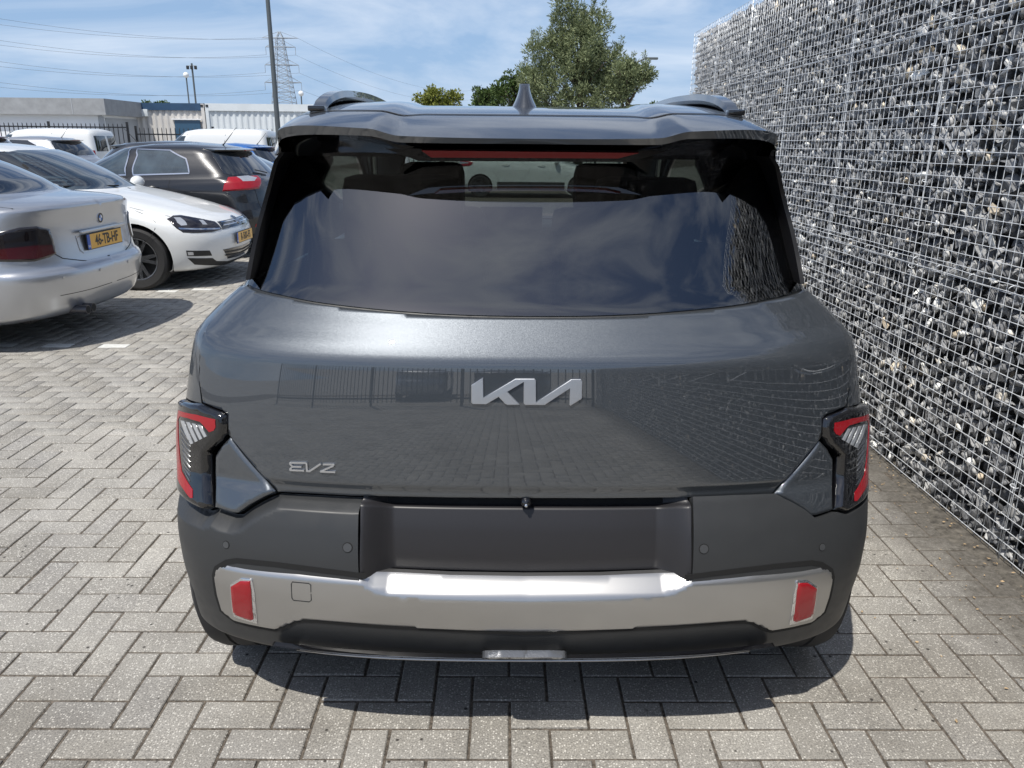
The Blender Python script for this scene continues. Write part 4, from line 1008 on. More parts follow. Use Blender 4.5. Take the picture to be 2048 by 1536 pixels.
def plate(car, q, text, N_up=None, w=.52, h=.11, off=.012, tilt=0):
    """number plate centred at (a, v) of the skin"""
    P = car.S.P(q[0], q[1])[0]; Nn = Vector(car.S.N(np.array([q[0]]), np.array([q[1]]))[0]); Nn.z = 0 if tilt == 0 else Nn.z; Nn.normalize()
    x = Vector((0, 0, 1)).cross(Nn).normalized(); up = Nn.cross(x)
    M = Matrix.Translation(Vector(P) + Nn*off) @ Matrix((x, up, Nn)).transposed().to_4x4()
    bm = bmesh.new(); add_box(bm, (0, 0, 0), (w+.012, h+.012, .006)); bmesh.ops.transform(bm, matrix=M, verts=bm.verts); pl = bm_obj('number_plate', bm, MATS['dark_plastic'], car.root)
    bm = bmesh.new(); add_box(bm, (.02, 0, .0042), (w-.04, h, .003)); bmesh.ops.transform(bm, matrix=M, verts=bm.verts); bm_obj('plate_face', bm, MATS['plate_yellow'], pl)
    bm = bmesh.new(); add_box(bm, (-w/2+.02, 0, .0042), (.04, h, .003)); bmesh.ops.transform(bm, matrix=M, verts=bm.verts); bm_obj('plate_band', bm, MATS['plate_blue'], pl)
    text_obj('plate_lettering', text, h*1.02, M @ Matrix.Translation((.025, -.002, .0066)), MATS['ink'], pl, .0005, .78, .0022)
    text_obj('plate_letters', 'NL', h*.26, M @ Matrix.Translation((-w/2+.02, -h*.3, .0066)), MATS['white_print'], pl, .0004, 1., .0005)
    return M
def handle(car, q, L_=.2, m=None):
    P = car.S.P(q[0], q[1])[0]; Nn = car.S.N(np.array([q[0]]), np.array([q[1]]))[0]
    tube('door_handle', [Vector(P)+Vector(Nn)*.004+Vector((0, -L_/2, 0)), Vector(P)+Vector(Nn)*.035+Vector((0, -L_*.3, .004)), Vector(P)+Vector(Nn)*.035+Vector((0, L_*.3, .004)), Vector(P)+Vector(Nn)*.004+Vector((0, L_/2, 0))], .012, m, car.root, 6)
def mirror_(car, y, z, x, m, sides=(-1, 1)):
    for sx in sides:
        bm = bmesh.new(); bmesh.ops.create_uvsphere(bm, u_segments=14, v_segments=10, radius=1)
        bmesh.ops.transform(bm, matrix=Matrix.Translation((sx*(x+.09), y, z)) @ Matrix.Diagonal((.11, .075, .075, 1)), verts=bm.verts); o = bm_obj('door_mirror', bm, m, car.root, smooth=True)
        box('mirror_foot', (sx*(x+.01), y+.01, z-.04), (.09, .05, .04), MATS['dark_plastic'], o, bevel=.01)
def seamline(car, pts, sgn, w=.005, off=.0015, view='side', front=False):
    q = car.side(pts, sgn) if view == 'side' else car.end(pts, front, sgn)
    k = []
    for i in range(len(q)-1):
        for t_ in np.linspace(0, 1, 8, endpoint=False): k.append(q[i]+(q[i+1]-q[i])*t_)
    k.append(q[-1]); strip(car.S, 'panel_gap', MATS['under'], np.array(k), car.root, w, off, False, rim=.001)

# --- silver saloon, its tail towards us
BL = 4.52
bmw_rows = [
 (0.00, .21, .20, .22, 4.34, .80, .50, 2.6, .70, 2.4), (.05, .25, .22, .10, 4.44, .86, .50, 2.6, .70, 2.4), (.15, .33, .30, .055, 4.49, .885, .50, 2.6, .72, 2.4),
 (.28, .45, .42, .015, 4.52, .903, .50, 2.6, .74, 2.4), (.36, .545, .50, .0, 4.52, .908, .50, 2.6, .75, 2.4), (.40, .58, .54, .012, 4.51, .908, .50, 2.6, .75, 2.4), (.44, .605, .57, .045, 4.49, .906, .50, 2.6, .75, 2.4),
 (.54, .70, .64, .065, 4.45, .903, .50, 2.6, .75, 2.4), (.64, .82, .70, .075, 4.39, .900, .50, 2.6, .76, 2.4), (.72, .90, .745, .072, 4.30, .892, .50, 2.6, .78, 2.4), (.80, .985, .79, .055, 4.12, .874, .50, 2.6, .80, 2.5), (.835, 1.020, .82, .048, 3.98, .862, .50, 2.6, .80, 2.5),
 (.86, 1.040, .85, .075, 3.80, .852, .52, 2.5, .80, 2.6), (.90, 1.062, .91, .18, 3.45, .836, .60, 2.5, .80, 2.6), (.97, 1.085, .965, .36, 3.10, .815, .75, 2.4, .80, 2.6), (1.0, 1.095, .985, .45, 2.98, .800, .80, 2.4, .80, 2.5),
 (1.12, 1.205, 1.13, .66, 2.70, .735, .80, 2.4, .75, 2.5), (1.26, 1.325, 1.29, .95, 2.36, .640, .62, 2.4, .55, 2.5), (1.32, 1.375, 1.36, 1.16, 2.18, .585, .42, 2.4, .40, 2.4), (1.38, 1.405, 1.40, 1.52, 1.98, .48, .23, 2.2, .22, 2.2), (1.42, 1.42, 1.415, 1.66, 1.86, .28, .10, 2, .10, 2), (1.44, 1.423, 1.42, 1.75, 1.79, .03, .02, 2, .02, 2)]
bmw = Car('silver_saloon', 'silver saloon car with smoked tail lamps parked beside the dark grey car', (-3.12, 6.20, 0), 179, bmw_rows)
bmw.body(MATS['silver_paint'], (1.02, 3.78), .32, sp=.045); bmw.lin((1.02, 3.78), .32, .90)
for sx in (-1, 1):
    for yy in (1.02, 3.78): wheel(bmw.root, Vector((sx*.785, yy, .32)), .32, .225, sx, MATS['alloy'], 5, .70)
box('underbody', (0, 2.26, .28), (1.4, 3.9, .14), MATS['under'], bmw.root)
S = bmw.S
# rear window, side windows
rw = sym(np.array([(0, 1.012), (.5*-1, 1.012), (-.70, 1.02), (-.76, 1.04), (-.72, 1.20), (-.66, 1.30), (-.5, 1.315), (0, 1.315)]))
panel(S, 'rear_window', MATS['dark_glass'], rw, bmw.root, .003, .05, .006)
panel(S, 'windscreen', MATS['cabin_glass'], [(-2.35, 1.02), (-2.40, 1.28), (-2.6, 1.315), (-3, 1.315), (-3, 1.02), (-2.6, 1.02)], bmw.root, .003, .05, .006, mirror=True)
for pts in ([(.98, 1.075), (1.9, 1.05), (1.9, 1.32), (1.45, 1.33), (1.2, 1.27)], [(1.97, 1.05), (2.86, 1.03), (2.6, 1.16), (2.3, 1.30), (2.15, 1.325), (1.97, 1.325)]):
    panel(S, 'side_window', MATS['dark_glass'], bmw.side(pts, -1), bmw.root, .003, .05, .005, mirror=True)
for sg in (-1, 1): seamline(bmw, [(1.93, .35), (1.93, 1.05)], sg); seamline(bmw, [(1.36, .98), (1.22, .70), (1.40, .42)], sg); seamline(bmw, [(2.9, .35), (2.95, .98)], sg)
# boot lid gap, lamps, plate
for sg in (-1, 1):
    seamline(bmw, [(.30, .61), (.52, .66), (.60, .72)], sg, .006, .002, 'end'); seamline(bmw, [(0, .607), (.30, .608)], sg, .008, .002, 'end')
    k = np.array([(sg*.60, .86), (sg*.64, .90), (sg*.66, .97)]); strip(S, 'panel_gap', MATS['under'], k, bmw.root, .006, .0015, False, rim=.001)
lam = np.vstack([bmw.end([(.56, .70), (.555, .80), (.57, .875), (.66, .905), (.76, .905)]), [(-.80, .69), (-.98, .635), (-1.02, .60), (-.96, .545), (-.82, .535)], bmw.end([(.72, .665), (.62, .68)])])
panel(S, 'tail_lamp', MATS['smoke_lens'], lam, bmw.root, rnd(.02, .010, .002), .016, .012, mirror=True)
lam2 = np.vstack([bmw.end([(.58, .705), (.58, .765), (.70, .775)]), [(-.80, .60), (-.96, .595), (-.93, .56), (-.82, .55)], bmw.end([(.70, .682)])])
panel(S, 'tail_lamp_red', MATS['smoke_red'], lam2, bmw.root, .0128, .02, .002, mirror=True)
lam3 = np.array([(-.80, .665), (-.95, .63), (-.985, .605), (-.80, .615)]); panel(S, 'tail_lamp_side', MATS['clear_lens'], lam3, bmw.root, .0126, .02, .002, mirror=True)
panel(S, 'plate_panel', MATS['silver_paint'], sym(np.vstack([bmw.end([(0, .665), (.30, .665), (.335, .69), (.345, .80), (0, .80)])])), bmw.root, lambda d, a, v, p: .004-.010*np.clip(d/.02, 0, 1), .02, .006)
plate(bmw, (0, float(bmw.end([(0.0001, .745)])[0, 1])), '46-TB-HF', off=.014)
box('plate_lamp_bar', (0, .055, .828), (.66, .03, .022), MATS['silver_paint'], bmw.root, bevel=.008)
def roundel(car, q, r, kind):
    P = Vector(car.S.P(q[0], q[1])[0]); Nn = Vector(car.S.N(np.array([q[0]]), np.array([q[1]]))[0]); x = Vector((0, 0, 1)).cross(Nn).normalized(); up = Nn.cross(x)
    M = Matrix.Translation(P + Nn*.004) @ Matrix((x, up, Nn)).transposed().to_4x4()
    def dsk(name, r0, r1, a0, a1, z0, m, par):
        bm = bmesh.new(); n_ = max(6, int(36*(a1-a0)/6.283)); A = [bm.verts.new((r1*math.cos(t), r1*math.sin(t), z0)) for t in np.linspace(a0, a1, n_)]; Bq = [bm.verts.new((r0*math.cos(t), r0*math.sin(t), z0)) for t in np.linspace(a0, a1, n_)]
        C_ = [bm.verts.new((r1*math.cos(t), r1*math.sin(t), z0-.006)) for t in np.linspace(a0, a1, n_)]
        for i in range(n_-1): bm.faces.new((Bq[i], A[i], A[i+1], Bq[i+1])); bm.faces.new((A[i], C_[i], C_[i+1], A[i+1]))
        bmesh.ops.transform(bm, matrix=M, verts=bm.verts); return bm_obj(name, bm, m, par)
    if kind == 'quarters':
        e = dsk('emblem', .001, r, 0, 6.2832, .002, MATS['chrome'], car.root); dsk('emblem_ring', r*.62, r*.93, 0, 6.2832, .003, MATS['ink'], e)
        for i in range(4): dsk('emblem_quarter', .0005, r*.60, i*math.pi/2, (i+1)*math.pi/2, .004, MATS['blue_print' if i % 2 else 'white_print'], e)
    else:
        e = dsk('emblem', r*.86, r, 0, 6.2832, .006, MATS['chrome'], car.root); dsk('emblem_disc', .001, r*.87, 0, 6.2832, .003, MATS['ink'], e)
        def bars(pts):
            bm = bmesh.new()
            for (x0, y0), (x1, y1) in zip(pts, pts[1:]):
                d = Vector((x1-x0, y1-y0)).normalized(); nn = Vector((-d.y, d.x))*.085
                vs_ = [bm.verts.new((r*(x+sx*nn.x), r*(y+sx*nn.y), .0075)) for x, y, sx in ((x0, y0, 1), (x0, y0, -1), (x1, y1, -1), (x1, y1, 1))]; bm.faces.new(vs_)
            bmesh.ops.transform(bm, matrix=M, verts=bm.verts); bm_obj('emblem_letter', bm, MATS['chrome'], e)
        bars([(-.36, .76), (0, .14), (.36, .76)]); bars([(-.72, .42), (-.34, -.70), (0, .04), (.34, -.70), (.72, .42)])
roundel(bmw, (0, float(bmw.end([(.0001, .905)])[0, 1])), .041, 'quarters')
def letters(car, text, q, size, m):
    P = Vector(car.S.P(q[0], q[1])[0]); Nn = Vector(car.S.N(np.array([q[0]]), np.array([q[1]]))[0]); x = Vector((0, 0, 1)).cross(Nn).normalized(); up = Nn.cross(x)
    text_obj('model_lettering', text, size, Matrix.Translation(P + Nn*.004) @ Matrix((x, up, Nn)).transposed().to_4x4(), m, car.root, .002, 1.25, .0006)
letters(bmw, '325i', bmw.end([(.50, .905)], sgn=1)[0], .034, MATS['chrome'])
for x, z in ((.22, .53), (.60, .53)):
    c0 = bmw.end([(x, z)])[0]; disc(S, 'parking_sensor', MATS['silver_paint'], c0, .012, bmw.root, .003, mirror=True)
for dx in (-.37, -.45):
    tube('exhaust_tip', [(dx, .30, .265), (dx, .02, .265)], .034, MATS['alloy_dark'], bmw.root, 14); tube('exhaust_bore', [(dx, .10, .265), (dx, .0185, .265)], .029, MATS['under'], bmw.root, 14)
mirror_(bmw, 2.75, 1.0, .84, MATS['silver_paint'])
seamline(bmw, [(.04, .40), (.30, .398), (.62, .402)], -1, .004, .001, 'end'); seamline(bmw, [(.04, .40), (.30, .398), (.62, .402)], 1, .004, .001, 'end')

# --- white hatchback, its nose towards the lane
golf_rows = [
 (0.00, .22, .17, .20, 4.02, .80, .40, 2.8, .62, 2.5), (.05, .27, .19, .08, 4.14, .86, .40, 2.8, .64, 2.5), (.15, .36, .26, .03, 4.20, .885, .40, 2.8, .66, 2.5), (.30, .50, .38, .0, 4.245, .897, .40, 2.8, .68, 2.5),
 (.42, .62, .48, .01, 4.255, .90, .40, 2.8, .68, 2.5), (.50, .72, .55, .03, 4.245, .90, .40, 2.8, .69, 2.5), (.58, .82, .61, .05, 4.215, .897, .40, 2.8, .70, 2.5), (.66, .90, .665, .07, 4.16, .890, .40, 2.8, .72, 2.5), (.72, .94, .715, .09, 4.07, .882, .40, 2.8, .75, 2.5),
 (.76, .96, .755, .10, 3.96, .874, .40, 2.8, .78, 2.6), (.82, .98, .82, .12, 3.74, .860, .40, 2.8, .80, 2.7), (.90, 1.00, .90, .15, 3.42, .842, .42, 2.7, .80, 2.8), (.97, 1.02, .955, .18, 3.16, .825, .45, 2.7, .80, 2.8), (1.0, 1.03, .975, .20, 3.05, .812, .45, 2.6, .80, 2.6),
 (1.12, 1.14, 1.12, .27, 2.78, .755, .45, 2.6, .75, 2.5), (1.26, 1.29, 1.29, .38, 2.42, .665, .45, 2.5, .6, 2.5), (1.34, 1.375, 1.37, .50, 2.20, .61, .42, 2.4, .48, 2.5), (1.40, 1.425, 1.425, .80, 1.92, .50, .32, 2.2, .32, 2.2), (1.44, 1.448, 1.448, 1.1, 1.62, .28, .2, 2, .2, 2), (1.46, 1.452, 1.452, 1.33, 1.39, .03, .03, 2, .03, 2)]
golf = Car('white_hatchback', 'white hatchback car with its nose towards the lane between silver saloon and black hatchback', (-7.20, 8.80, 0), 0, golf_rows)
golf.body(MATS['white_paint'], (.80, 3.43), .325, sp=.045); golf.lin((.80, 3.43), .325, .89)
for sx in (-1, 1):
    for yy in (.80, 3.43): wheel(golf.root, Vector((sx*.775, yy, .322)), .322, .22, sx, MATS['alloy'], 5, .68, .05, True)
box('underbody', (0, 2.1, .27), (1.4, 3.6, .12), MATS['under'], golf.root)
S = golf.S
panel(S, 'windscreen', MATS['cabin_glass'], [(-2.36, 1.015), (-2.40, 1.2), (-2.43, 1.325), (-2.6, 1.345), (-3, 1.345), (-3, 1.015), (-2.6, 1.015)], golf.root, .003, .05, .006, mirror=True)
panel(S, 'rear_window', MATS['dark_glass'], sym(np.array([(0, 1.02), (-.6, 1.03), (-.66, 1.3), (0, 1.32)])), golf.root, .003, .05, .006)
for pts in ([(.75, 1.06), (1.75, 1.04), (1.75, 1.36), (1.15, 1.36), (.95, 1.30)], [(1.84, 1.04), (2.88, 1.02), (2.62, 1.16), (2.32, 1.30), (2.12, 1.36), (1.84, 1.365)]):
    panel(S, 'side_window', MATS['dark_glass'], golf.side(pts, 1), golf.root, .003, .05, .005, mirror=True)
# black gasket round the screen
strip(S, 'screen_gasket', MATS['under'], np.array([(-3+.0, 1.003)] + [(-2.9+i*.07, 1.003) for i in range(8)] + [(-2.35, 1.02), (-2.385, 1.2), (-2.415, 1.33)]), golf.root, .03, .004, False, mirror=True)
for sg in (-1, 1):
    seamline(golf, [(1.795, .33), (1.795, 1.04)], sg); seamline(golf, [(3.02, .33), (2.98, .95)], sg)
    k = np.array([(sg*2.40, .985), (sg*2.36, .90), (sg*2.36, .80), (sg*2.42, .735)]); strip(S, 'panel_gap', MATS['under'], k, golf.root, .006, .0015, False, rim=.001)
GA, GV = (2.0, 2.999), (0, .80)
def gpx(pts, mid=None):
    q = golf.px(pts, GA, GV)
    for i in (mid or []): q[i, 0] = 3
    return q
def gpanel(name, m, pts, off, mid=None, sp=.02, rim=.004): return panel(S, name, m, gpx(pts, mid), golf.root, off, sp, rim, mirror=True)
gpanel('head_lamp', MATS['smoke_lens'], [(333, 438), (346, 431), (361, 430), (395, 436), (430, 443), (438, 450), (444, 458), (425, 464), (389, 466), (366, 465), (353, 457), (345, 450)], rnd(.02, .006, .002), None, .016, .01)
gpanel('head_lamp_optic', MATS['clear_lens'], [(347, 436), (360, 436), (374, 451), (362, 452), (354, 446)], .0086)
gpanel('head_lamp_optic', MATS['clear_lens'], [(397, 441), (405, 441), (414, 450), (405, 450)], .0086)
gpanel('head_lamp_strip', MATS['chrome'], [(356, 456), (440, 456), (438, 459), (360, 459)], .0088)
gpanel('grille', MATS['black_gloss'], [(434, 443.5), (455, 439), (474, 434), (478, 451), (460, 455), (445, 459)], .003, (2, 3))
for y0 in (440, 446): gpanel('grille_bar', MATS['chrome'], [(440+(y0-440), y0+4), (475, y0-2.5), (475, y0-1), (441+(y0-440), y0+6)], .010, (1, 2))
gpanel('lower_intake', MATS['black_gloss'], [(446, 499), (468, 494), (487, 489), (489, 510), (470, 514), (455, 517)], .003, (2, 3))
for y0 in (497, 503): gpanel('intake_bar', MATS['dark_plastic'], [(449, y0+6), (487, y0-2), (487, y0), (450, y0+8)], .010, (1, 2))
gpanel('fog_slot', MATS['dark_plastic'], [(372, 501), (419, 501), (424, 511), (374, 512)], .003)
gpanel('fog_lamp', MATS['clear_lens'], [(375, 504), (386, 504), (387, 510), (376, 510)], .006)
gpanel('chin_slot', MATS['dark_plastic'], [(375, 516), (425, 516), (433, 522), (455, 522), (488, 513), (489, 519), (452, 529), (389, 529)], .003, (4, 5))
plate(golf, (3, float(golf.end([(.0001, .475)], True)[0, 1])), 'R-500-FS', off=.012)
roundel(golf, (3, float(golf.end([(.0001, .652)], True)[0, 1])), .062, 'letters')
mirror_(golf, 2.72, 1.0, .83, MATS['white_paint'])
tube('wiper', [S.P(2.9, 1.02)[0]+[0, 0, .02], S.P(2.42, 1.03)[0]+[0, 0, .02]], .008, MATS['under'], golf.root, 5)
bm = bmesh.new(); add_tube(bm, [Vector((-.36 + .17*math.cos(t), 2.45 + .06*math.sin(t), .99 + .16*math.sin(t))) for t in np.linspace(0, 2*math.pi, 21)], .013, 5, False); bm_obj('steering_wheel', bm, MATS['dark_plastic'], golf.root, smooth=True)

# --- hatchback template with its tail to the right: black one and others behind
def hatch_rows(L=4.05, H=1.455, W=.86, tail=0.):
    k = H/1.455; f = L-4.05
    return [
 (0.00, .24, .18, .22, 3.84+f, W-.08, .42, 2.6, .60, 2.5), (.05, .29, .20, .10, 3.93+f, W-.03, .42, 2.6, .62, 2.5), (.15, .38, .27, .04, 3.99+f, W-.01, .42, 2.6, .64, 2.5), (.30, .52, .40, .0, 4.04+f, W, .42, 2.6, .66, 2.5),
 (.42, .63, .50, .015, 4.05+f, W, .42, 2.6, .66, 2.5), (.50, .72, .57, .045, 4.03+f, W, .42, 2.6, .68, 2.5), (.60, .82, .64, .065, 3.98+f, W, .42, 2.6, .70, 2.5), (.68, .90, .70, .085, 3.90+f, W-.005, .42, 2.6, .72, 2.5), (.74, .95, .745, .11, 3.80+f, W-.015, .42, 2.6, .75, 2.5),
 (.80, .985, .80, .13, 3.66+f, W-.025, .42, 2.6, .78, 2.6), (.88, 1.01, .88, .16, 3.38+f, W-.04, .42, 2.6, .8, 2.7), (.97, 1.035, .955, .20, 3.06+f, W-.055, .45, 2.6, .8, 2.7), (1.0, 1.045, .975, .22, 2.96+f, W-.065, .45, 2.6, .8, 2.6),
 (1.12, 1.15*k, 1.12*k, .32, 2.66+f, W-.12, .45, 2.5, .75, 2.5), (1.26, 1.295*k, 1.285*k, .47, 2.28+f, W-.205, .45, 2.5, .6, 2.5), (1.34, 1.375*k, 1.37*k, .56, 2.08+f, W-.26, .42, 2.4, .45, 2.5), (1.40, 1.43*k, 1.425*k, .78, 1.82+f, W-.37, .30, 2.2, .30, 2.2), (1.44, 1.452*k, 1.448*k, 1.05, 1.55+f, W-.58, .2, 2, .2, 2), (1.46, 1.456*k, 1.452*k, 1.28, 1.34+f, .03, .02, 2, .02, 2)]
def hatch(name, label, loc, heading, paint, L=4.05, H=1.455, W=.86, rim=None, detail=True, group=None, lamp='red_lens'):
    c = Car(name, label, loc, heading, hatch_rows(L, H, W), group); S = c.S; wy = (.72, .72+2.57+(L-4.05))
    c.body(paint, wy, .31, sp=.05 if detail else .09); c.lin(wy, .31, W)
    for sx in (-1, 1):
        for yy in wy: wheel(c.root, Vector((sx*(W-.115), yy, .31)), .31, .20, sx, rim or MATS['alloy'], 5, .66)
    box('underbody', (0, L/2, .28), (W*1.6, L-.5, .12), MATS['under'], c.root)
    panel(S, 'rear_window', MATS['dark_glass'], sym(np.array([(0, 1.03), (-.62, 1.03), (-.72, 1.06), (-.66, 1.3), (0, 1.31)])), c.root, .003, .05, .006)
    panel(S, 'windscreen', MATS['cabin_glass'], [(-2.36, 1.015), (-2.43, 1.325), (-2.6, 1.345), (-3, 1.345), (-3, 1.015), (-2.6, 1.015)], c.root, .003, .06, .006, mirror=True)
    k = H/1.455; f = L-4.05
    wins = ([(.95, 1.08*k), (1.70, 1.05*k), (1.70, 1.37*k), (1.25, 1.36*k), (1.02, 1.26*k)], [(1.80, 1.05*k), (2.80+f, 1.02*k), (2.52+f, 1.18*k), (2.22+f, 1.31*k), (2.05+f, 1.37*k), (1.80, 1.375*k)])
    for i, pts in enumerate(wins):
        panel(S, 'side_window', MATS['cabin_glass' if detail else 'dark_glass'], c.side(pts, -1), c.root, .003, .05, .005, mirror=True)
        if detail:
            q = c.side(pts, -1); k_ = np.vstack([q[j] + (q[(j+1) % len(q)]-q[j])*t_ for j in range(len(q)) for t_ in np.linspace(0, 1, 8, endpoint=False)])
            strip(S, 'window_trim', MATS['chrome'], k_, c.root, .018, .007, True, mirror=True)
    for sg in (-1, 1):
        seamline(c, [(1.75, .33), (1.75, 1.04)], sg); seamline(c, [(1.20, 1.0), (1.08, .75), (1.28, .45)], sg); seamline(c, [(2.85+f, .33), (2.88+f, .95)], sg)
        seamline(c, [(.60, .55), (.62, .70), (.60, .98)], sg, .006, .0015, 'end')
        handle(c, c.side([(1.45, .90)], sg)[0], .2, paint); handle(c, c.side([(2.45, .88)], sg)[0], .2, paint)
    if detail:
        lm = c.px(kd([(445, 383), (449, 367), (456, 355), (467, 349), (482, 347.5), (500, 349), (515, 352), (522, 359), (523, 368), (518, 377), (505, 379), (480, 381), (445, 383)], 8, True)[:-1], (-1.3, -.02), (.3, 1.0)); lm2 = c.px([(473, 355), (495, 353), (513, 357), (508, 363), (485, 364)], (-1.3, -.02), (.3, 1.0))
    else:
        lm = np.vstack([c.end([(.46, .86), (.48, .97), (.60, 1.0)]), [(-.80, .83), (-.95, .82), (-.98, .72), (-.90, .655)], c.end([(.66, .83)])])
        lm2 = np.vstack([c.end([(.54, .915), (.56, .955), (.66, .96)]), [(-.80, .77), (-.80, .725)], c.end([(.66, .90)])])
    o = panel(S, 'tail_lamp', MATS[lamp], lm, c.root, rnd(.02, .014, .002), .02, .012, mirror=True); panel(S, 'tail_lamp_clear', MATS['clear_lens'], lm2, c.root, .0168, .02, .003, mirror=True)
    panel(S, 'rear_reflector', MATS['red_lens'], c.end([(.55, .40), (.72, .41), (.72, .45), (.55, .45)]), c.root, .004, .03, .004, mirror=True)
    # roof spoiler with lamp, aerial
    P = [S.P(a, 1.345)[0] for a in np.linspace(-.72, .72, 15)]; V = []
    for p in P: V += [tuple(p+[0, .05, .012]), tuple(p+[0, -.13, -.004]), tuple(p+[0, -.125, -.022]), tuple(p+[0, .04, -.03])]
    sp = mesh_obj('roof_spoiler', V, [(4*i+j, 4*i+(j+1) % 4, 4*i+4+(j+1) % 4, 4*i+4+j)[::-1] for i in range(14) for j in range(4)] + [(0, 1, 2, 3), (56+3, 56+2, 56+1, 56)], paint, c.root, False)
    box('brake_lamp', (0, P[7][1]-.128, P[7][2]-.013), (.30, .012, .012), MATS['red_lens_dark'], sp)
    tube('aerial', [(0, .82, 1.42*k), (0, .78, 1.46*k), (0, .60, 1.66*k)], [.012, .006, .003], MATS['dark_plastic'], c.root, 6)
    mirror_(c, 2.62+f, .99, W-.06, paint)
    hl = c.end([(.42, .62), (.62, .58)], True, -1); hl = np.vstack([hl, [(-2.12, .62), (-2.10, .72)], c.end([(.60, .70)], True, -1)]); panel(S, 'head_lamp', MATS['clear_lens'], hl, c.root, .004, .03, .006, mirror=True)
    if detail:
        tube('rear_wiper', [S.P(.0, 1.03)[0]+[0, -.02, .01], S.P(-.25, 1.06)[0]+[0, -.02, .03]], .008, MATS['dark_plastic'], c.root, 5)
    return c
rio = hatch('black_hatchback', 'black hatchback car with red tail lamps parked behind the white hatchback', (-3.06, 11.0, 0), 175, MATS['black_paint'], lamp='red_lens')
# ------------------------------------------------------------------ more parked vehicles
hatch('graphite_hatchback', 'graphite grey car whose roof shows just behind the black hatchback', (-7.0, 13.6, 0), 2, MATS['graphite_paint'], L=4.35, H=1.475, W=.88, detail=False)
hatch('blue_hatchback', 'bright blue car peeping out left of the dark grey car roof', (-4.55, 17.4, 0), 176, MATS['blue_paint'], H=1.44, detail=False)
flake_paint('pale_paint', (.42, .44, .47), .4, .35, .1)
hatch('pale_crossover', 'pale grey crossover with dark roof spoiler at the left edge of the car park', (-9.55, 16.0, 0), 178, MATS['pale_paint'], L=4.3, H=1.60, W=.9, detail=False)
hatch('silver_crossover', 'light silver crossover roof in front of the white van by the pale building', (-10.15, 20.0, 0), 177, MATS['silver_paint'], L=4.3, H=1.545, W=.9, detail=False)
suv = hatch('white_crossover', 'white crossover with dark wheels seen through the rear window', (-1.42, 23.3, 0), 0, MATS['white_paint'], L=4.3, H=1.60, W=.9, rim=MATS['alloy_dark'], detail=False)
box('sill_cladding', (.905, 2.15, .33), (.03, 1.9, .22), MATS['dark_plastic'], suv.root, bevel=.01); box('sill_cladding', (-.905, 2.15, .33), (.03, 1.9, .22), MATS['dark_plastic'], suv.root, bevel=.01)
def van(name, label, loc, heading, L=4.5, H=1.83, W=.92):
    rows = [(0, .25, .20, .15, L-.2, W-.06, .25, 3.5, .5, 2.8), (.06, .32, .24, .04, L-.08, W-.01, .25, 3.5, .5, 2.8), (.2, .5, .42, 0, L, W, .25, 3.5, .5, 2.8), (.4, .72, .62, .02, L-.02, W, .25, 3.5, .52, 2.8), (.55, .88, .76, .03, L-.1, W, .25, 3.5, .55, 2.8), (.62, .95, .84, .03, L-.25, W-.01, .25, 3.5, .6, 2.8),
            (.70, 1.02, .98, .035, L-.72, W-.03, .25, 3.5, .6, 2.8), (.75, 1.06, 1.06, .04, L-.95, W-.04, .25, 3.5, .6, 2.8), (.9, 1.3, 1.3, .07, L-1.25, W-.08, .25, 3.5, .6, 2.8), (1.1, 1.62, 1.62, .12, L-1.62, W-.14, .25, 3.5, .55, 2.8), (1.18, H-.06, H-.07, .17, L-1.85, W-.2, .25, 3, .5, 2.6), (1.24, H-.01, H-.02, .4, L-2.2, W-.36, .3, 2.4, .4, 2.4), (1.28, H, H-.01, .8, L-2.7, .2, .2, 2, .2, 2), (1.3, H+.002, H-.008, L/2-.3, L/2-.2, .02, .02, 2, .02, 2)]
    c = Car(name, label, loc, heading, rows, None); c.root['category'] = 'van'; S = c.S; wy = (.85, .85+2.7)
    c.body(MATS['white_paint'], wy, .32, sp=.09); c.lin(wy, .32, W)
    for sx in (-1, 1):
        for yy in wy: wheel(c.root, Vector((sx*(W-.12), yy, .32)), .32, .2, sx, MATS['alloy'], 5, .66)
    box('underbody', (0, L/2, .3), (W*1.6, L-.5, .12), MATS['under'], c.root)
    panel(S, 'windscreen', MATS['cabin_glass'], [(-2.4, .78), (-2.42, 1.12), (-2.6, 1.15), (-3, 1.15), (-3, .78), (-2.6, .78)], c.root, .004, .08, .006, mirror=True)
    panel(S, 'rear_window', MATS['dark_glass'], np.vstack([c.end([(.06, 1.12), (.70, 1.12), (.66, 1.58), (.06, 1.58)])]), c.root, .004, .08, .006, mirror=True)
    panel(S, 'side_window', MATS['cabin_glass'], c.side([(L-1.95, 1.08), (L-1.0, 1.06), (L-1.25, 1.28), (L-1.62, 1.58), (L-1.95, 1.60)], -1), c.root, .004, .08, .006, mirror=True)
    for sg in (-1, 1):
        seamline(c, [(L-2.0, .35), (L-2.0, 1.65)], sg, .012); seamline(c, [(1.35, .4), (1.35, 1.65)], sg, .012)
    panel(S, 'tail_lamp', MATS['red_lens'], c.end([(.78, .80), (.86, .80), (.84, 1.15), (.77, 1.15)]), c.root, .004, .05, .006, mirror=True)
    mirror_(c, L-1.05, 1.12, W-.02, MATS['dark_plastic'])
    return c
van('white_van', 'white delivery van by the fence in front of the white containers', (-7.15, 25.4, 0), 180)
van('white_van', 'white van by the fence in front of the low pale building', (-12.5, 25.6, 0), 180, 4.5, 1.80)

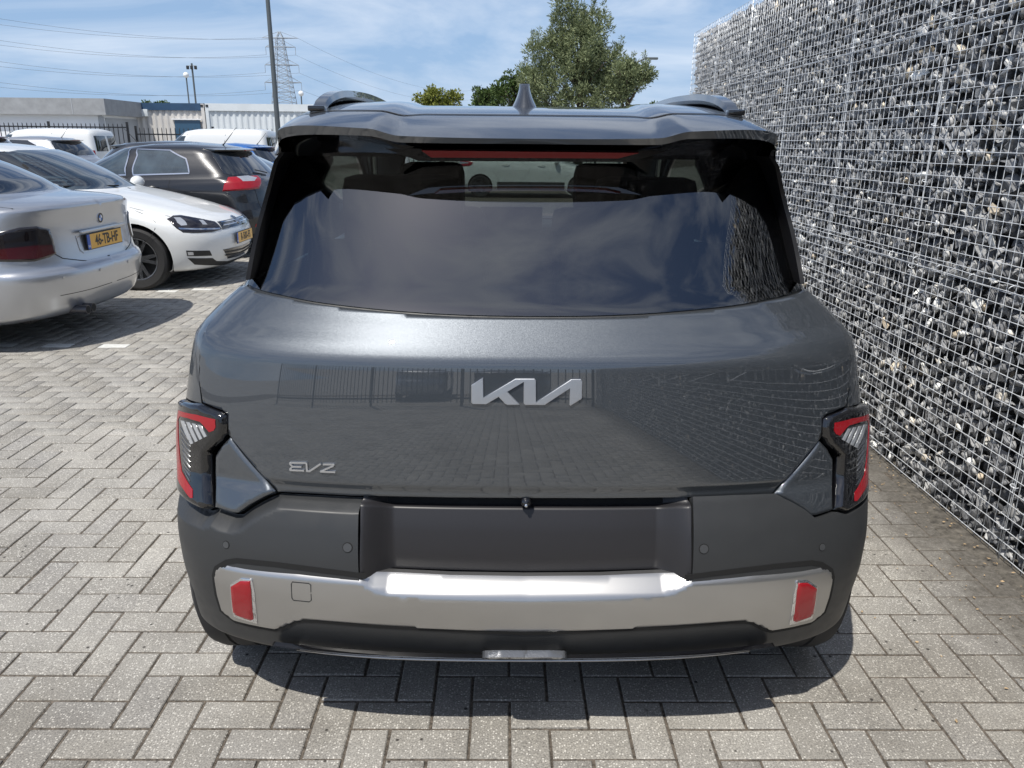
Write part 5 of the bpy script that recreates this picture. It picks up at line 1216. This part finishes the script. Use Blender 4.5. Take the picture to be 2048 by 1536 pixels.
# ------------------------------------------------------------------ steel bar fences
mat('fence_steel', (.030, .032, .035), .5, .3)
def fence(name, label, x0, x1, y, h, rail_z, pitch=.155, group=None):
    root = empty(name, ((x0+x1)/2, y, 0)); tag(root, label, 'fence'); w = x1-x0; n_ = int(w/pitch)
    bm = bmesh.new(); r = .011
    vs_ = [bm.verts.new((sx*r, sy*r, z)) for z in (.08, h-.05) for sx, sy in ((-1, -1), (1, -1), (1, 1), (-1, 1))]; tip = bm.verts.new((0, 0, h))
    for i in range(4): bm.faces.new((vs_[i], vs_[(i+1) % 4], vs_[4+(i+1) % 4], vs_[4+i])); bm.faces.new((vs_[4+i], vs_[4+(i+1) % 4], tip))
    me = bpy.data.meshes.new('bar'); bm.to_mesh(me); bm.free(); me.materials.append(MATS['fence_steel'])
    for i in range(n_+1):
        o = bpy.data.objects.new('bar', me); COL.objects.link(o); o.parent = root; o.location = (-w/2 + i*w/n_, 0, 0)
    for z in (.2, rail_z): box('rail', (0, .018, z), (w, .012, .045), MATS['fence_steel'], root)
    k = max(1, round(w/2.75))
    for i in range(k+1): box('post', (-w/2 + i*w/k, .04, h/2+.02), (.065, .065, h+.04), MATS['fence_steel'], root)
fx0 = atY(253, 250, 28.5)[0]
fence('bar_fence', 'tall dark steel bar fence in front of the low pale building', fx0-8.2, fx0, 28.5, 2.02, 1.88)
fence('bar_fence', 'dark steel bar fence with lower rail in front of the white containers', fx0+.15, fx0+16.5, 28.8, 1.90, 1.66)
fence('bar_fence', 'dark steel bar fence closing the car park behind the photographer', -9.0, 1.7, -8.2, 2.0, 1.8)
# two cars beyond that fence, seen only in the paintwork
for nm, lb, x, hd, pt in (('pale_hatchback', 'pale hatchback behind the bar fence mirrored in the tailgate', -2.6, 88, 'pale_paint'), ('dark_hatchback', 'dark hatchback behind the bar fence mirrored in the tailgate', .1, 91, 'graphite_paint')):
    hatch(nm, lb, (x, -13.6, 0), hd, MATS[pt], detail=False)

# ------------------------------------------------------------------ low building and containers
mat('render_white', (.80, .82, .84), .8, noise=(.8, .06)); mat('fascia_grey', (.30, .31, .32), .8, noise=(3, .15)); mat('panel_grey', (.40, .42, .44), .7, noise=(1, .08))
mat('container_white', (.62, .66, .68), .6, noise=(1.2, .07)); mat('container_cream', (.58, .56, .53), .6, noise=(1.2, .08)); mat('container_blue', (.025, .065, .13), .5, noise=(2, .2)); mat('glass_blue', (.03, .08, .14), .1, coat=.5)
bx = atY(207, 250, 33)[0]; btop = atY(150, 197, 33)[2]
bld = empty('low_building', (bx-7, 38, 0)); tag(bld, 'low pale flat-roofed building with a grey fascia at the left', 'building')
box('wall', (0, 0, (btop-.62)/2), (14, 10, btop-.62), MATS['render_white'], bld); box('roof', (0.05, 0, btop-.31), (14.5, 10.6, .62), MATS['fascia_grey'], bld)
for i in range(5): box('fascia_joint', (-6.4+i*3.1, -5.305, btop-.31), (.03, .012, .60), MATS['panel_grey'], bld)
box('side_panel', (7.012, -2.5, (btop-.7)/2), (.03, 4.6, btop-.75), MATS['panel_grey'], bld)
box('corner_trim', (6.95, -5.02, (btop-.66)/2), (.22, .05, btop-.68), MATS['panel_grey'], bld); box('wall_lamp', (bx-7 and -4.5, -5.05, 1.95), (.22, .1, .14), MATS['white_print'], bld)
def container(name, label, x0, x1, y, h, wallm, beamm, door=None):
    root = empty(name, ((x0+x1)/2, y, 0)); tag(root, label, 'container'); w = x1-x0
    n_ = int(w/.28)*4; V = []
    for i in range(n_+1):
        x = -w/2+.12 + (w-.24)*i/n_; d = (0, 0, .045, .045)[i % 4]
        V += [(x, -1.17+d, .2), (x, -1.17+d, h-.30)]
    mesh_obj('corrugated_wall', V, [(2*i, 2*i+2, 2*i+3, 2*i+1) for i in range(n_)], wallm, root, False)
    box('shell', (0, .06, h/2), (w-.06, 2.3, h-.08), wallm, root)
    for z, hh in ((h-.15, .30), (.12, .2)): box('beam', (0, -1.19, z), (w, .08, hh), beamm, root)
    for sx in (-1, 1):
        box('corner_post', (sx*(w/2-.07), -1.19, h/2), (.14, .086, h-.02), beamm if beamm != MATS['container_blue'] else wallm, root); box('corner_casting', (sx*(w/2-.09), -1.24, h-.10), (.11, .03, .09), MATS['fence_steel'], root)
    box('roof', (0, .03, h-.02), (w-.02, 2.36, .05), beamm, root)
    if door:
        d0, d1, dz = door; box('window', ((d0+d1)/2-(x0+x1)/2, -1.2, dz-.55), (d1-d0, .06, 1.1), MATS['glass_blue'], root); box('window_hood', ((d0+d1)/2-(x0+x1)/2, -1.24, dz+.03), (d1-d0+.2, .12, .05), MATS['white_print'], root)
        box('vent_box', (d0-1.25-(x0+x1)/2, -1.22, dz+.28), (.28, .16, .30), MATS['container_white'], root, bevel=.02)
    return root
cy = 37.2; X = lambda px: atY(px, 230, cy-1.2)[0]; ctop = atY(330, 206, cy-1.2)[2]
container('site_container', 'grey corrugated site container with dark blue top beam and window', X(238)+.02, X(410), cy, ctop, MATS['container_cream'], MATS['container_blue'], (X(348), X(399), atY(370, 240, cy-1.2)[2]))
container('site_container', 'white corrugated site container next to the blue-topped one', X(411)+.02, X(629), cy, ctop, MATS['container_white'], MATS['container_white'])
container('site_container', 'white corrugated site container behind the dark grey car roof', X(633), X(850), cy, ctop, MATS['container_white'], MATS['panel_grey'])

# ------------------------------------------------------------------ poles, lamps, pylon
mat('pole_grey', (.12, .135, .14), .5, .4); mat('pylon_steel', (.30, .33, .36), .6, .2); mat('globe', (.80, .81, .80), .35)
px_ = atY(558, 285, 24.5)
lp = empty('lamp_post', (px_[0], 24.5, 0)); tag(lp, 'tall slim grey lamp post rising in front of the containers', 'lamp post')
tube('pole', [(0, 0, 0), (0, 0, 3), (-.02, 0, 9)], [.085, .07, .045], MATS['pole_grey'], lp, 10); tube('arm', [(-.02, 0, 9), (.3, -.1, 9.2), (.9, -.3, 9.25)], .035, MATS['pole_grey'], lp, 8); box('lamp_head', (1.15, -.38, 9.25), (.6, .22, .1), MATS['pole_grey'], lp, bevel=.03)
def globe_lamp(px, py, Y, r, label):
    p = atY(px, py, Y); o = empty('globe_lamp', (p[0], Y, 0)); tag(o, label, 'street lamp')
    tube('pole', [(0, 0, 0), (0, 0, p[2]-r)], .05, MATS['pole_grey'], o, 8); bm = bmesh.new(); bmesh.ops.create_uvsphere(bm, u_segments=16, v_segments=10, radius=r); bmesh.ops.translate(bm, vec=(0, 0, p[2]), verts=bm.verts); bm_obj('globe', bm, MATS['globe'], o, smooth=True)
globe_lamp(372, 150, 60, .20, 'white globe lamp on a thin pole beside the floodlight mast'); globe_lamp(602, 187, 62, .20, 'white globe lamp on a thin pole at the foot of the pylon')
p = atY(384, 134, 72); o = empty('floodlight_mast', (p[0], 72, 0)); tag(o, 'thin mast with a crown of floodlights behind the containers', 'mast')
tube('pole', [(0, 0, 0), (0, 0, p[2]+.3)], .08, MATS['pole_grey'], o, 8); tube('cross_arm', [(-.36, 0, p[2]+.1), (.36, 0, p[2]+.1)], .03, MATS['pole_grey'], o, 6)
for dx in (-.34, .0, .34): box('floodlight', (dx, -.1, p[2]-.05), (.2, .2, .3), MATS['fence_steel'], o, bevel=.03)
p0 = atY(1262, 130, 46); p1 = atY(1306, 117, 46); o = empty('street_lamp', (p0[0]-.4, 46, 0)); tag(o, 'grey street lamp whose curved arm reaches out past the pine', 'street lamp')
tube('pole', [(0, 0, 0), (0, 0, p0[2]-.8), (.1, 0, p0[2]-.3), (.4, 0, p0[2]), ((p0[0]+p1[0])/2-o.location.x, 0, (p0[2]+p1[2])/2+.10), (p1[0]-.45-o.location.x, 0, p1[2])], [.09, .07, .06, .055, .05, .045], MATS['pole_grey'], o, 8); box('lamp_head', (p1[0]-.1-o.location.x, 0, p1[2]), (.75, .22, .12), MATS['pole_grey'], o, bevel=.04)
PY = 345.; PXc = atY(565, 150, PY)[0]
def zat(y): return float(atY(560, y, PY)[2])
pyl = empty('pylon', (PXc, PY, 0)); tag(pyl, 'lattice electricity pylon with four cross arms beyond the containers', 'pylon')
ztop = zat(64); arms = [(zat(76), 7.4), (zat(94), 6.1), (zat(130), 7.0), (zat(165), 7.6)]
hw = lambda z: np.interp(z, [0, zat(205), zat(130), zat(76), ztop], [5.6, 4.1, 2.4, 1.3, .3])
bm = bmesh.new(); lv = list(np.linspace(0, zat(205), 4)) + list(np.linspace(zat(205), zat(76), 13))[1:] + [ztop]
for a, b in zip(lv, lv[1:]):
    A = [Vector((sx*hw(a), sy*hw(a), a)) for sx, sy in ((-1, -1), (1, -1), (1, 1), (-1, 1))]; B = [Vector((sx*hw(b), sy*hw(b), b)) for sx, sy in ((-1, -1), (1, -1), (1, 1), (-1, 1))]
    for i in range(4):
        add_tube(bm, [A[i], B[i]], .15, 4); add_tube(bm, [A[i], B[(i+1) % 4]], .07, 3); add_tube(bm, [A[(i+1) % 4], B[i]], .07, 3); add_tube(bm, [B[i], B[(i+1) % 4]], .08, 3)
bm_obj('tower', bm, MATS['pylon_steel'], pyl)
tips = []
for z, l in arms:
    bm = bmesh.new()
    for sx in (-1, 1):
        for sy in (-1, 1): add_tube(bm, [Vector((sx*hw(z), sy*hw(z), z)), Vector((sx*l, 0, z))], .13, 4); add_tube(bm, [Vector((sx*hw(z+2.6), sy*hw(z+2.6), z+2.4)), Vector((sx*l, 0, z))], .07, 3)
        add_tube(bm, [Vector((-hw(z), sx*hw(z), z)), Vector((hw(z), sx*hw(z), z))], .12, 4)
    bm_obj('cross_arm', bm, MATS['pylon_steel'], pyl)
    dz = 0 if z == arms[0][0] else 3.0
    for sx in (-1, 1):
        if dz: tube('insulator', [(sx*l, 0, z), (sx*l, 0, z-dz)], .10, MATS['pylon_steel'], pyl, 5)
        tips.append((sx, PXc+sx*l, z-dz))
mat('cable', (.10, .11, .12), .6)
cab = []
for k, (sx, x, z) in enumerate(tips):
    for q_ in ((-1,) if sx < 0 else (-1, 1)):
        if q_ < 0: e = Vector((x-104, 267-PY+PY, z+.5)); sag = 4.6 if z < arms[0][0]-.1 else 4.2
        else: e = Vector((x+70, 640, z)); sag = 9.
        s = Vector((x, PY, z)); pts = [s.lerp(e, t) - Vector((0, 0, 4*sag*t*(1-t))) for t in np.linspace(0, 1, 25)]
        lab = 'power line %s %s arm of the pylon, %s side' % ('sagging from' if q_ < 0 else 'receding from', ('topmost', 'second', 'third', 'lowest')[k//2], 'lamp post' if sx < 0 else 'globe lamp')
        o = tube('power_line', pts, .04, MATS['cable'], None, 4); tag(o, lab, 'cable', 'power lines')
p2 = copy_tree(pyl); p2.location = (PXc-104, 267, 0); p2['label'] = 'second lattice pylon carrying the other end of the power lines'

# ------------------------------------------------------------------ trees
def leaf_mat(name, c0, c1):
    m = bpy.data.materials.new(name); m.use_nodes = True; t = m.node_tree; b = t.nodes['Principled BSDF']; ge = t.nodes.new('ShaderNodeNewGeometry'); r = t.nodes.new('ShaderNodeValToRGB')
    r.color_ramp.elements[0].color = (*c0, 1); r.color_ramp.elements[1].color = (*c1, 1); t.links.new(ge.outputs['Random Per Island'], r.inputs[0]); t.links.new(r.outputs[0], b.inputs['Base Color']); b.inputs['Roughness'].default_value = .6; b.inputs['Specular IOR Level'].default_value = .25
    tr = t.nodes.new('ShaderNodeBsdfTranslucent'); mx_ = t.nodes.new('ShaderNodeMixShader'); mx_.inputs[0].default_value = .22; t.links.new(r.outputs[0], tr.inputs[0]); out = t.nodes['Material Output']
    t.links.new(b.outputs[0], mx_.inputs[1]); t.links.new(tr.outputs[0], mx_.inputs[2]); t.links.new(mx_.outputs[0], out.inputs[0]); MATS[name] = m; return m
leaf_mat('pine_needles', (.100, .132, .062), (.28, .315, .165)); leaf_mat('green_leaves', (.045, .080, .022), (.11, .16, .05)); leaf_mat('yellow_leaves', (.13, .16, .03), (.26, .27, .06))
mat('bark', (.09, .07, .055), .9, noise=(8, .4))
def foliage(clumps, per, ll, lw, up=.0):
    """clumps: (x, y, z, r); leaves are small folded quads spread through each clump, pointing outwards"""
    P, F = [], []; C = np.array(clumps); n_ = len(C)*per
    c = np.repeat(C, per, 0); d = RNG.normal(size=(n_, 3)); d /= np.linalg.norm(d, axis=1, keepdims=True); rr = c[:, 3]*RNG.uniform(.25, 1, n_)**.6
    p = c[:, :3] + d*rr[:, None]*[1, 1, .85]
    ax = d + RNG.normal(size=(n_, 3))*.55 + [0, 0, up]; ax /= np.linalg.norm(ax, axis=1, keepdims=True)
    sd = np.cross(ax, RNG.normal(size=(n_, 3))); sd /= np.linalg.norm(sd, axis=1, keepdims=True)
    l = ll*RNG.uniform(.6, 1.3, n_)[:, None]; w = lw*RNG.uniform(.6, 1.3, n_)[:, None]
    V = np.stack([p, p+ax*l*.5+sd*w, p+ax*l, p+ax*l*.5-sd*w], 1).reshape(-1, 3); F = np.arange(n_*4).reshape(-1, 4)
    return V, F
def tree(name, label, base, h, lobes, n, cr, per, ll, lw, leafm, up=.0, trunk_r=.16, shoots=0, group=None, bare=.25):
    """lobes: ellipsoids (dx, dz, rx, rz) filling the crown"""
    o = empty(name, base); tag(o, label, 'tree', group); cl = []; tot = sum(l[2]*l[3] for l in lobes)
    for dx, dz, rx_, rz_ in lobes:
        for _ in range(max(3, int(n*rx_*rz_/tot))):
            v = RNG.normal(size=3); v /= np.linalg.norm(v); r_ = RNG.uniform(.3, 1)**.5
            cl.append((dx+v[0]*rx_*r_, v[1]*rx_*r_*.9, dz+v[2]*rz_*r_, cr*RNG.uniform(.6, 1.25)))
    V, F = foliage(cl, per, ll, lw, up)
    if shoots:
        sc = []
        for _ in range(shoots):
            k = cl[RNG.integers(len(cl))]
            for s_ in range(5): sc.append((k[0]+RNG.normal()*.04, k[1]+RNG.normal()*.04, k[2]+k[3]*.5+s_*.14, .12*(1-s_*.13)))
        V2, F2 = foliage(sc, 16, ll*.8, lw*.8, .9); F = np.vstack([F, F2+len(V)]); V = np.vstack([V, V2])
    fast_mesh('crown', V, F, MATS[leafm], o)
    bm = bmesh.new(); add_tube(bm, [(0, 0, 0), (.05, 0, h*.3), (-.03, .04, h*.6), (0, 0, h*.93)], [trunk_r, trunk_r*.8, trunk_r*.5, .03], 8)
    tk = bm_obj('trunk', bm, MATS['bark'], o, smooth=True)
    for k in cl[::max(1, len(cl)//26)]:
        z0 = max(h*bare, k[2]*.72); bm = bmesh.new(); add_tube(bm, [(0, 0, z0), (k[0]*.5, k[1]*.5, (z0+k[2])/2+.05), (k[0], k[1], k[2])], [trunk_r*.35, trunk_r*.22, .015], 5); bm_obj('limb', bm, MATS['bark'], tk, smooth=True)
    return o
TY = 38.; tp = lambda px, py, Y=TY: atY(px, py, Y)
c = tp(1160, 200); zt = tp(1150, 4)[2]
L_ = lambda px, py, rx, ry, Y=TY, cx=None: ((tp(px, py, Y)[0]-(cx if cx is not None else c[0])), tp(px, py, Y)[2], rx*Y/1610, ry*Y/1610)
tree('pine_tree', 'big dense pine tree with upright shoots behind the car roof', (c[0], TY, 0), zt, [L_(1135, 32, 26, 30), L_(1185, 52, 30, 32), L_(1140, 70, 48, 36), L_(1100, 105, 45, 30), L_(1160, 110, 75, 50), L_(1200, 130, 50, 45), L_(1130, 165, 80, 45), L_(1215, 180, 55, 40), L_(1075, 160, 35, 40), L_(1150, 230, 85, 45)], 430, .35, 75, .20, .023, 'pine_needles', .55, .22, 130)
c2 = tp(1255, 200, 37.); tree('pine_tree', 'small pine with a bare stem leaning out right of the big pine', (c2[0], 37., 0), tp(1255, 120, 37.)[2], [L_(1245, 150, 26, 26, 37., c2[0]), L_(1270, 158, 30, 20, 37., c2[0]), L_(1290, 148, 16, 13, 37., c2[0]), L_(1235, 182, 22, 18, 37., c2[0])], 110, .27, 65, .19, .026, 'pine_needles', .4, .09, 14, bare=.55)
c3 = tp(1030, 200, 41.); tree('round_tree', 'dark green tree standing left of the big pine', (c3[0], 41., 0), tp(1040, 140, 41.)[2], [L_(1045, 160, 28, 26, 41., c3[0]), L_(1020, 180, 30, 22, 41., c3[0]), L_(1050, 200, 38, 26, 41., c3[0])], 80, .3, 55, .17, .045, 'green_leaves', .1, .14)
c4 = tp(970, 200, 44.); tree('round_tree', 'low dark green tree at the left end of the pine group', (c4[0], 44., 0), tp(970, 172, 44.)[2], [L_(965, 192, 20, 18, 44., c4[0]), L_(990, 190, 22, 14, 44., c4[0]), L_(975, 215, 34, 20, 44., c4[0])], 60, .28, 55, .17, .045, 'green_leaves', .1, .12)
c5 = tp(880, 200, 46.); tree('round_tree', 'yellow green tree top showing above the car roof', (c5[0], 46., 0), tp(880, 178, 46.)[2], [L_(873, 194, 24, 16, 46., c5[0]), L_(908, 197, 17, 11, 46., c5[0]), L_(848, 200, 18, 9, 46., c5[0]), L_(880, 220, 46, 18, 46., c5[0])], 90, .24, 55, .16, .05, 'yellow_leaves', .1, .12)
c6 = tp(1322, 206, 60.); tree('round_tree', 'distant green tree between the small pine and the gabion wall', (c6[0], 60., 0), tp(1322, 200, 60.)[2], [L_(1318, 212, 13, 11, 60., c6[0]), L_(1334, 214, 10, 9, 60., c6[0]), L_(1322, 235, 22, 18, 60., c6[0])], 40, .3, 50, .2, .06, 'green_leaves', .1, .12)
c7 = tp(310, 208, 70.); tree('round_tree', 'distant tree top just over the blue container beam', (c7[0], 70., 0), tp(310, 200, 70.)[2], [L_(305, 212, 16, 8, 70., c7[0]), L_(325, 213, 12, 7, 70., c7[0]), L_(312, 230, 22, 16, 70., c7[0])], 40, .3, 50, .22, .06, 'green_leaves', .1, .12)
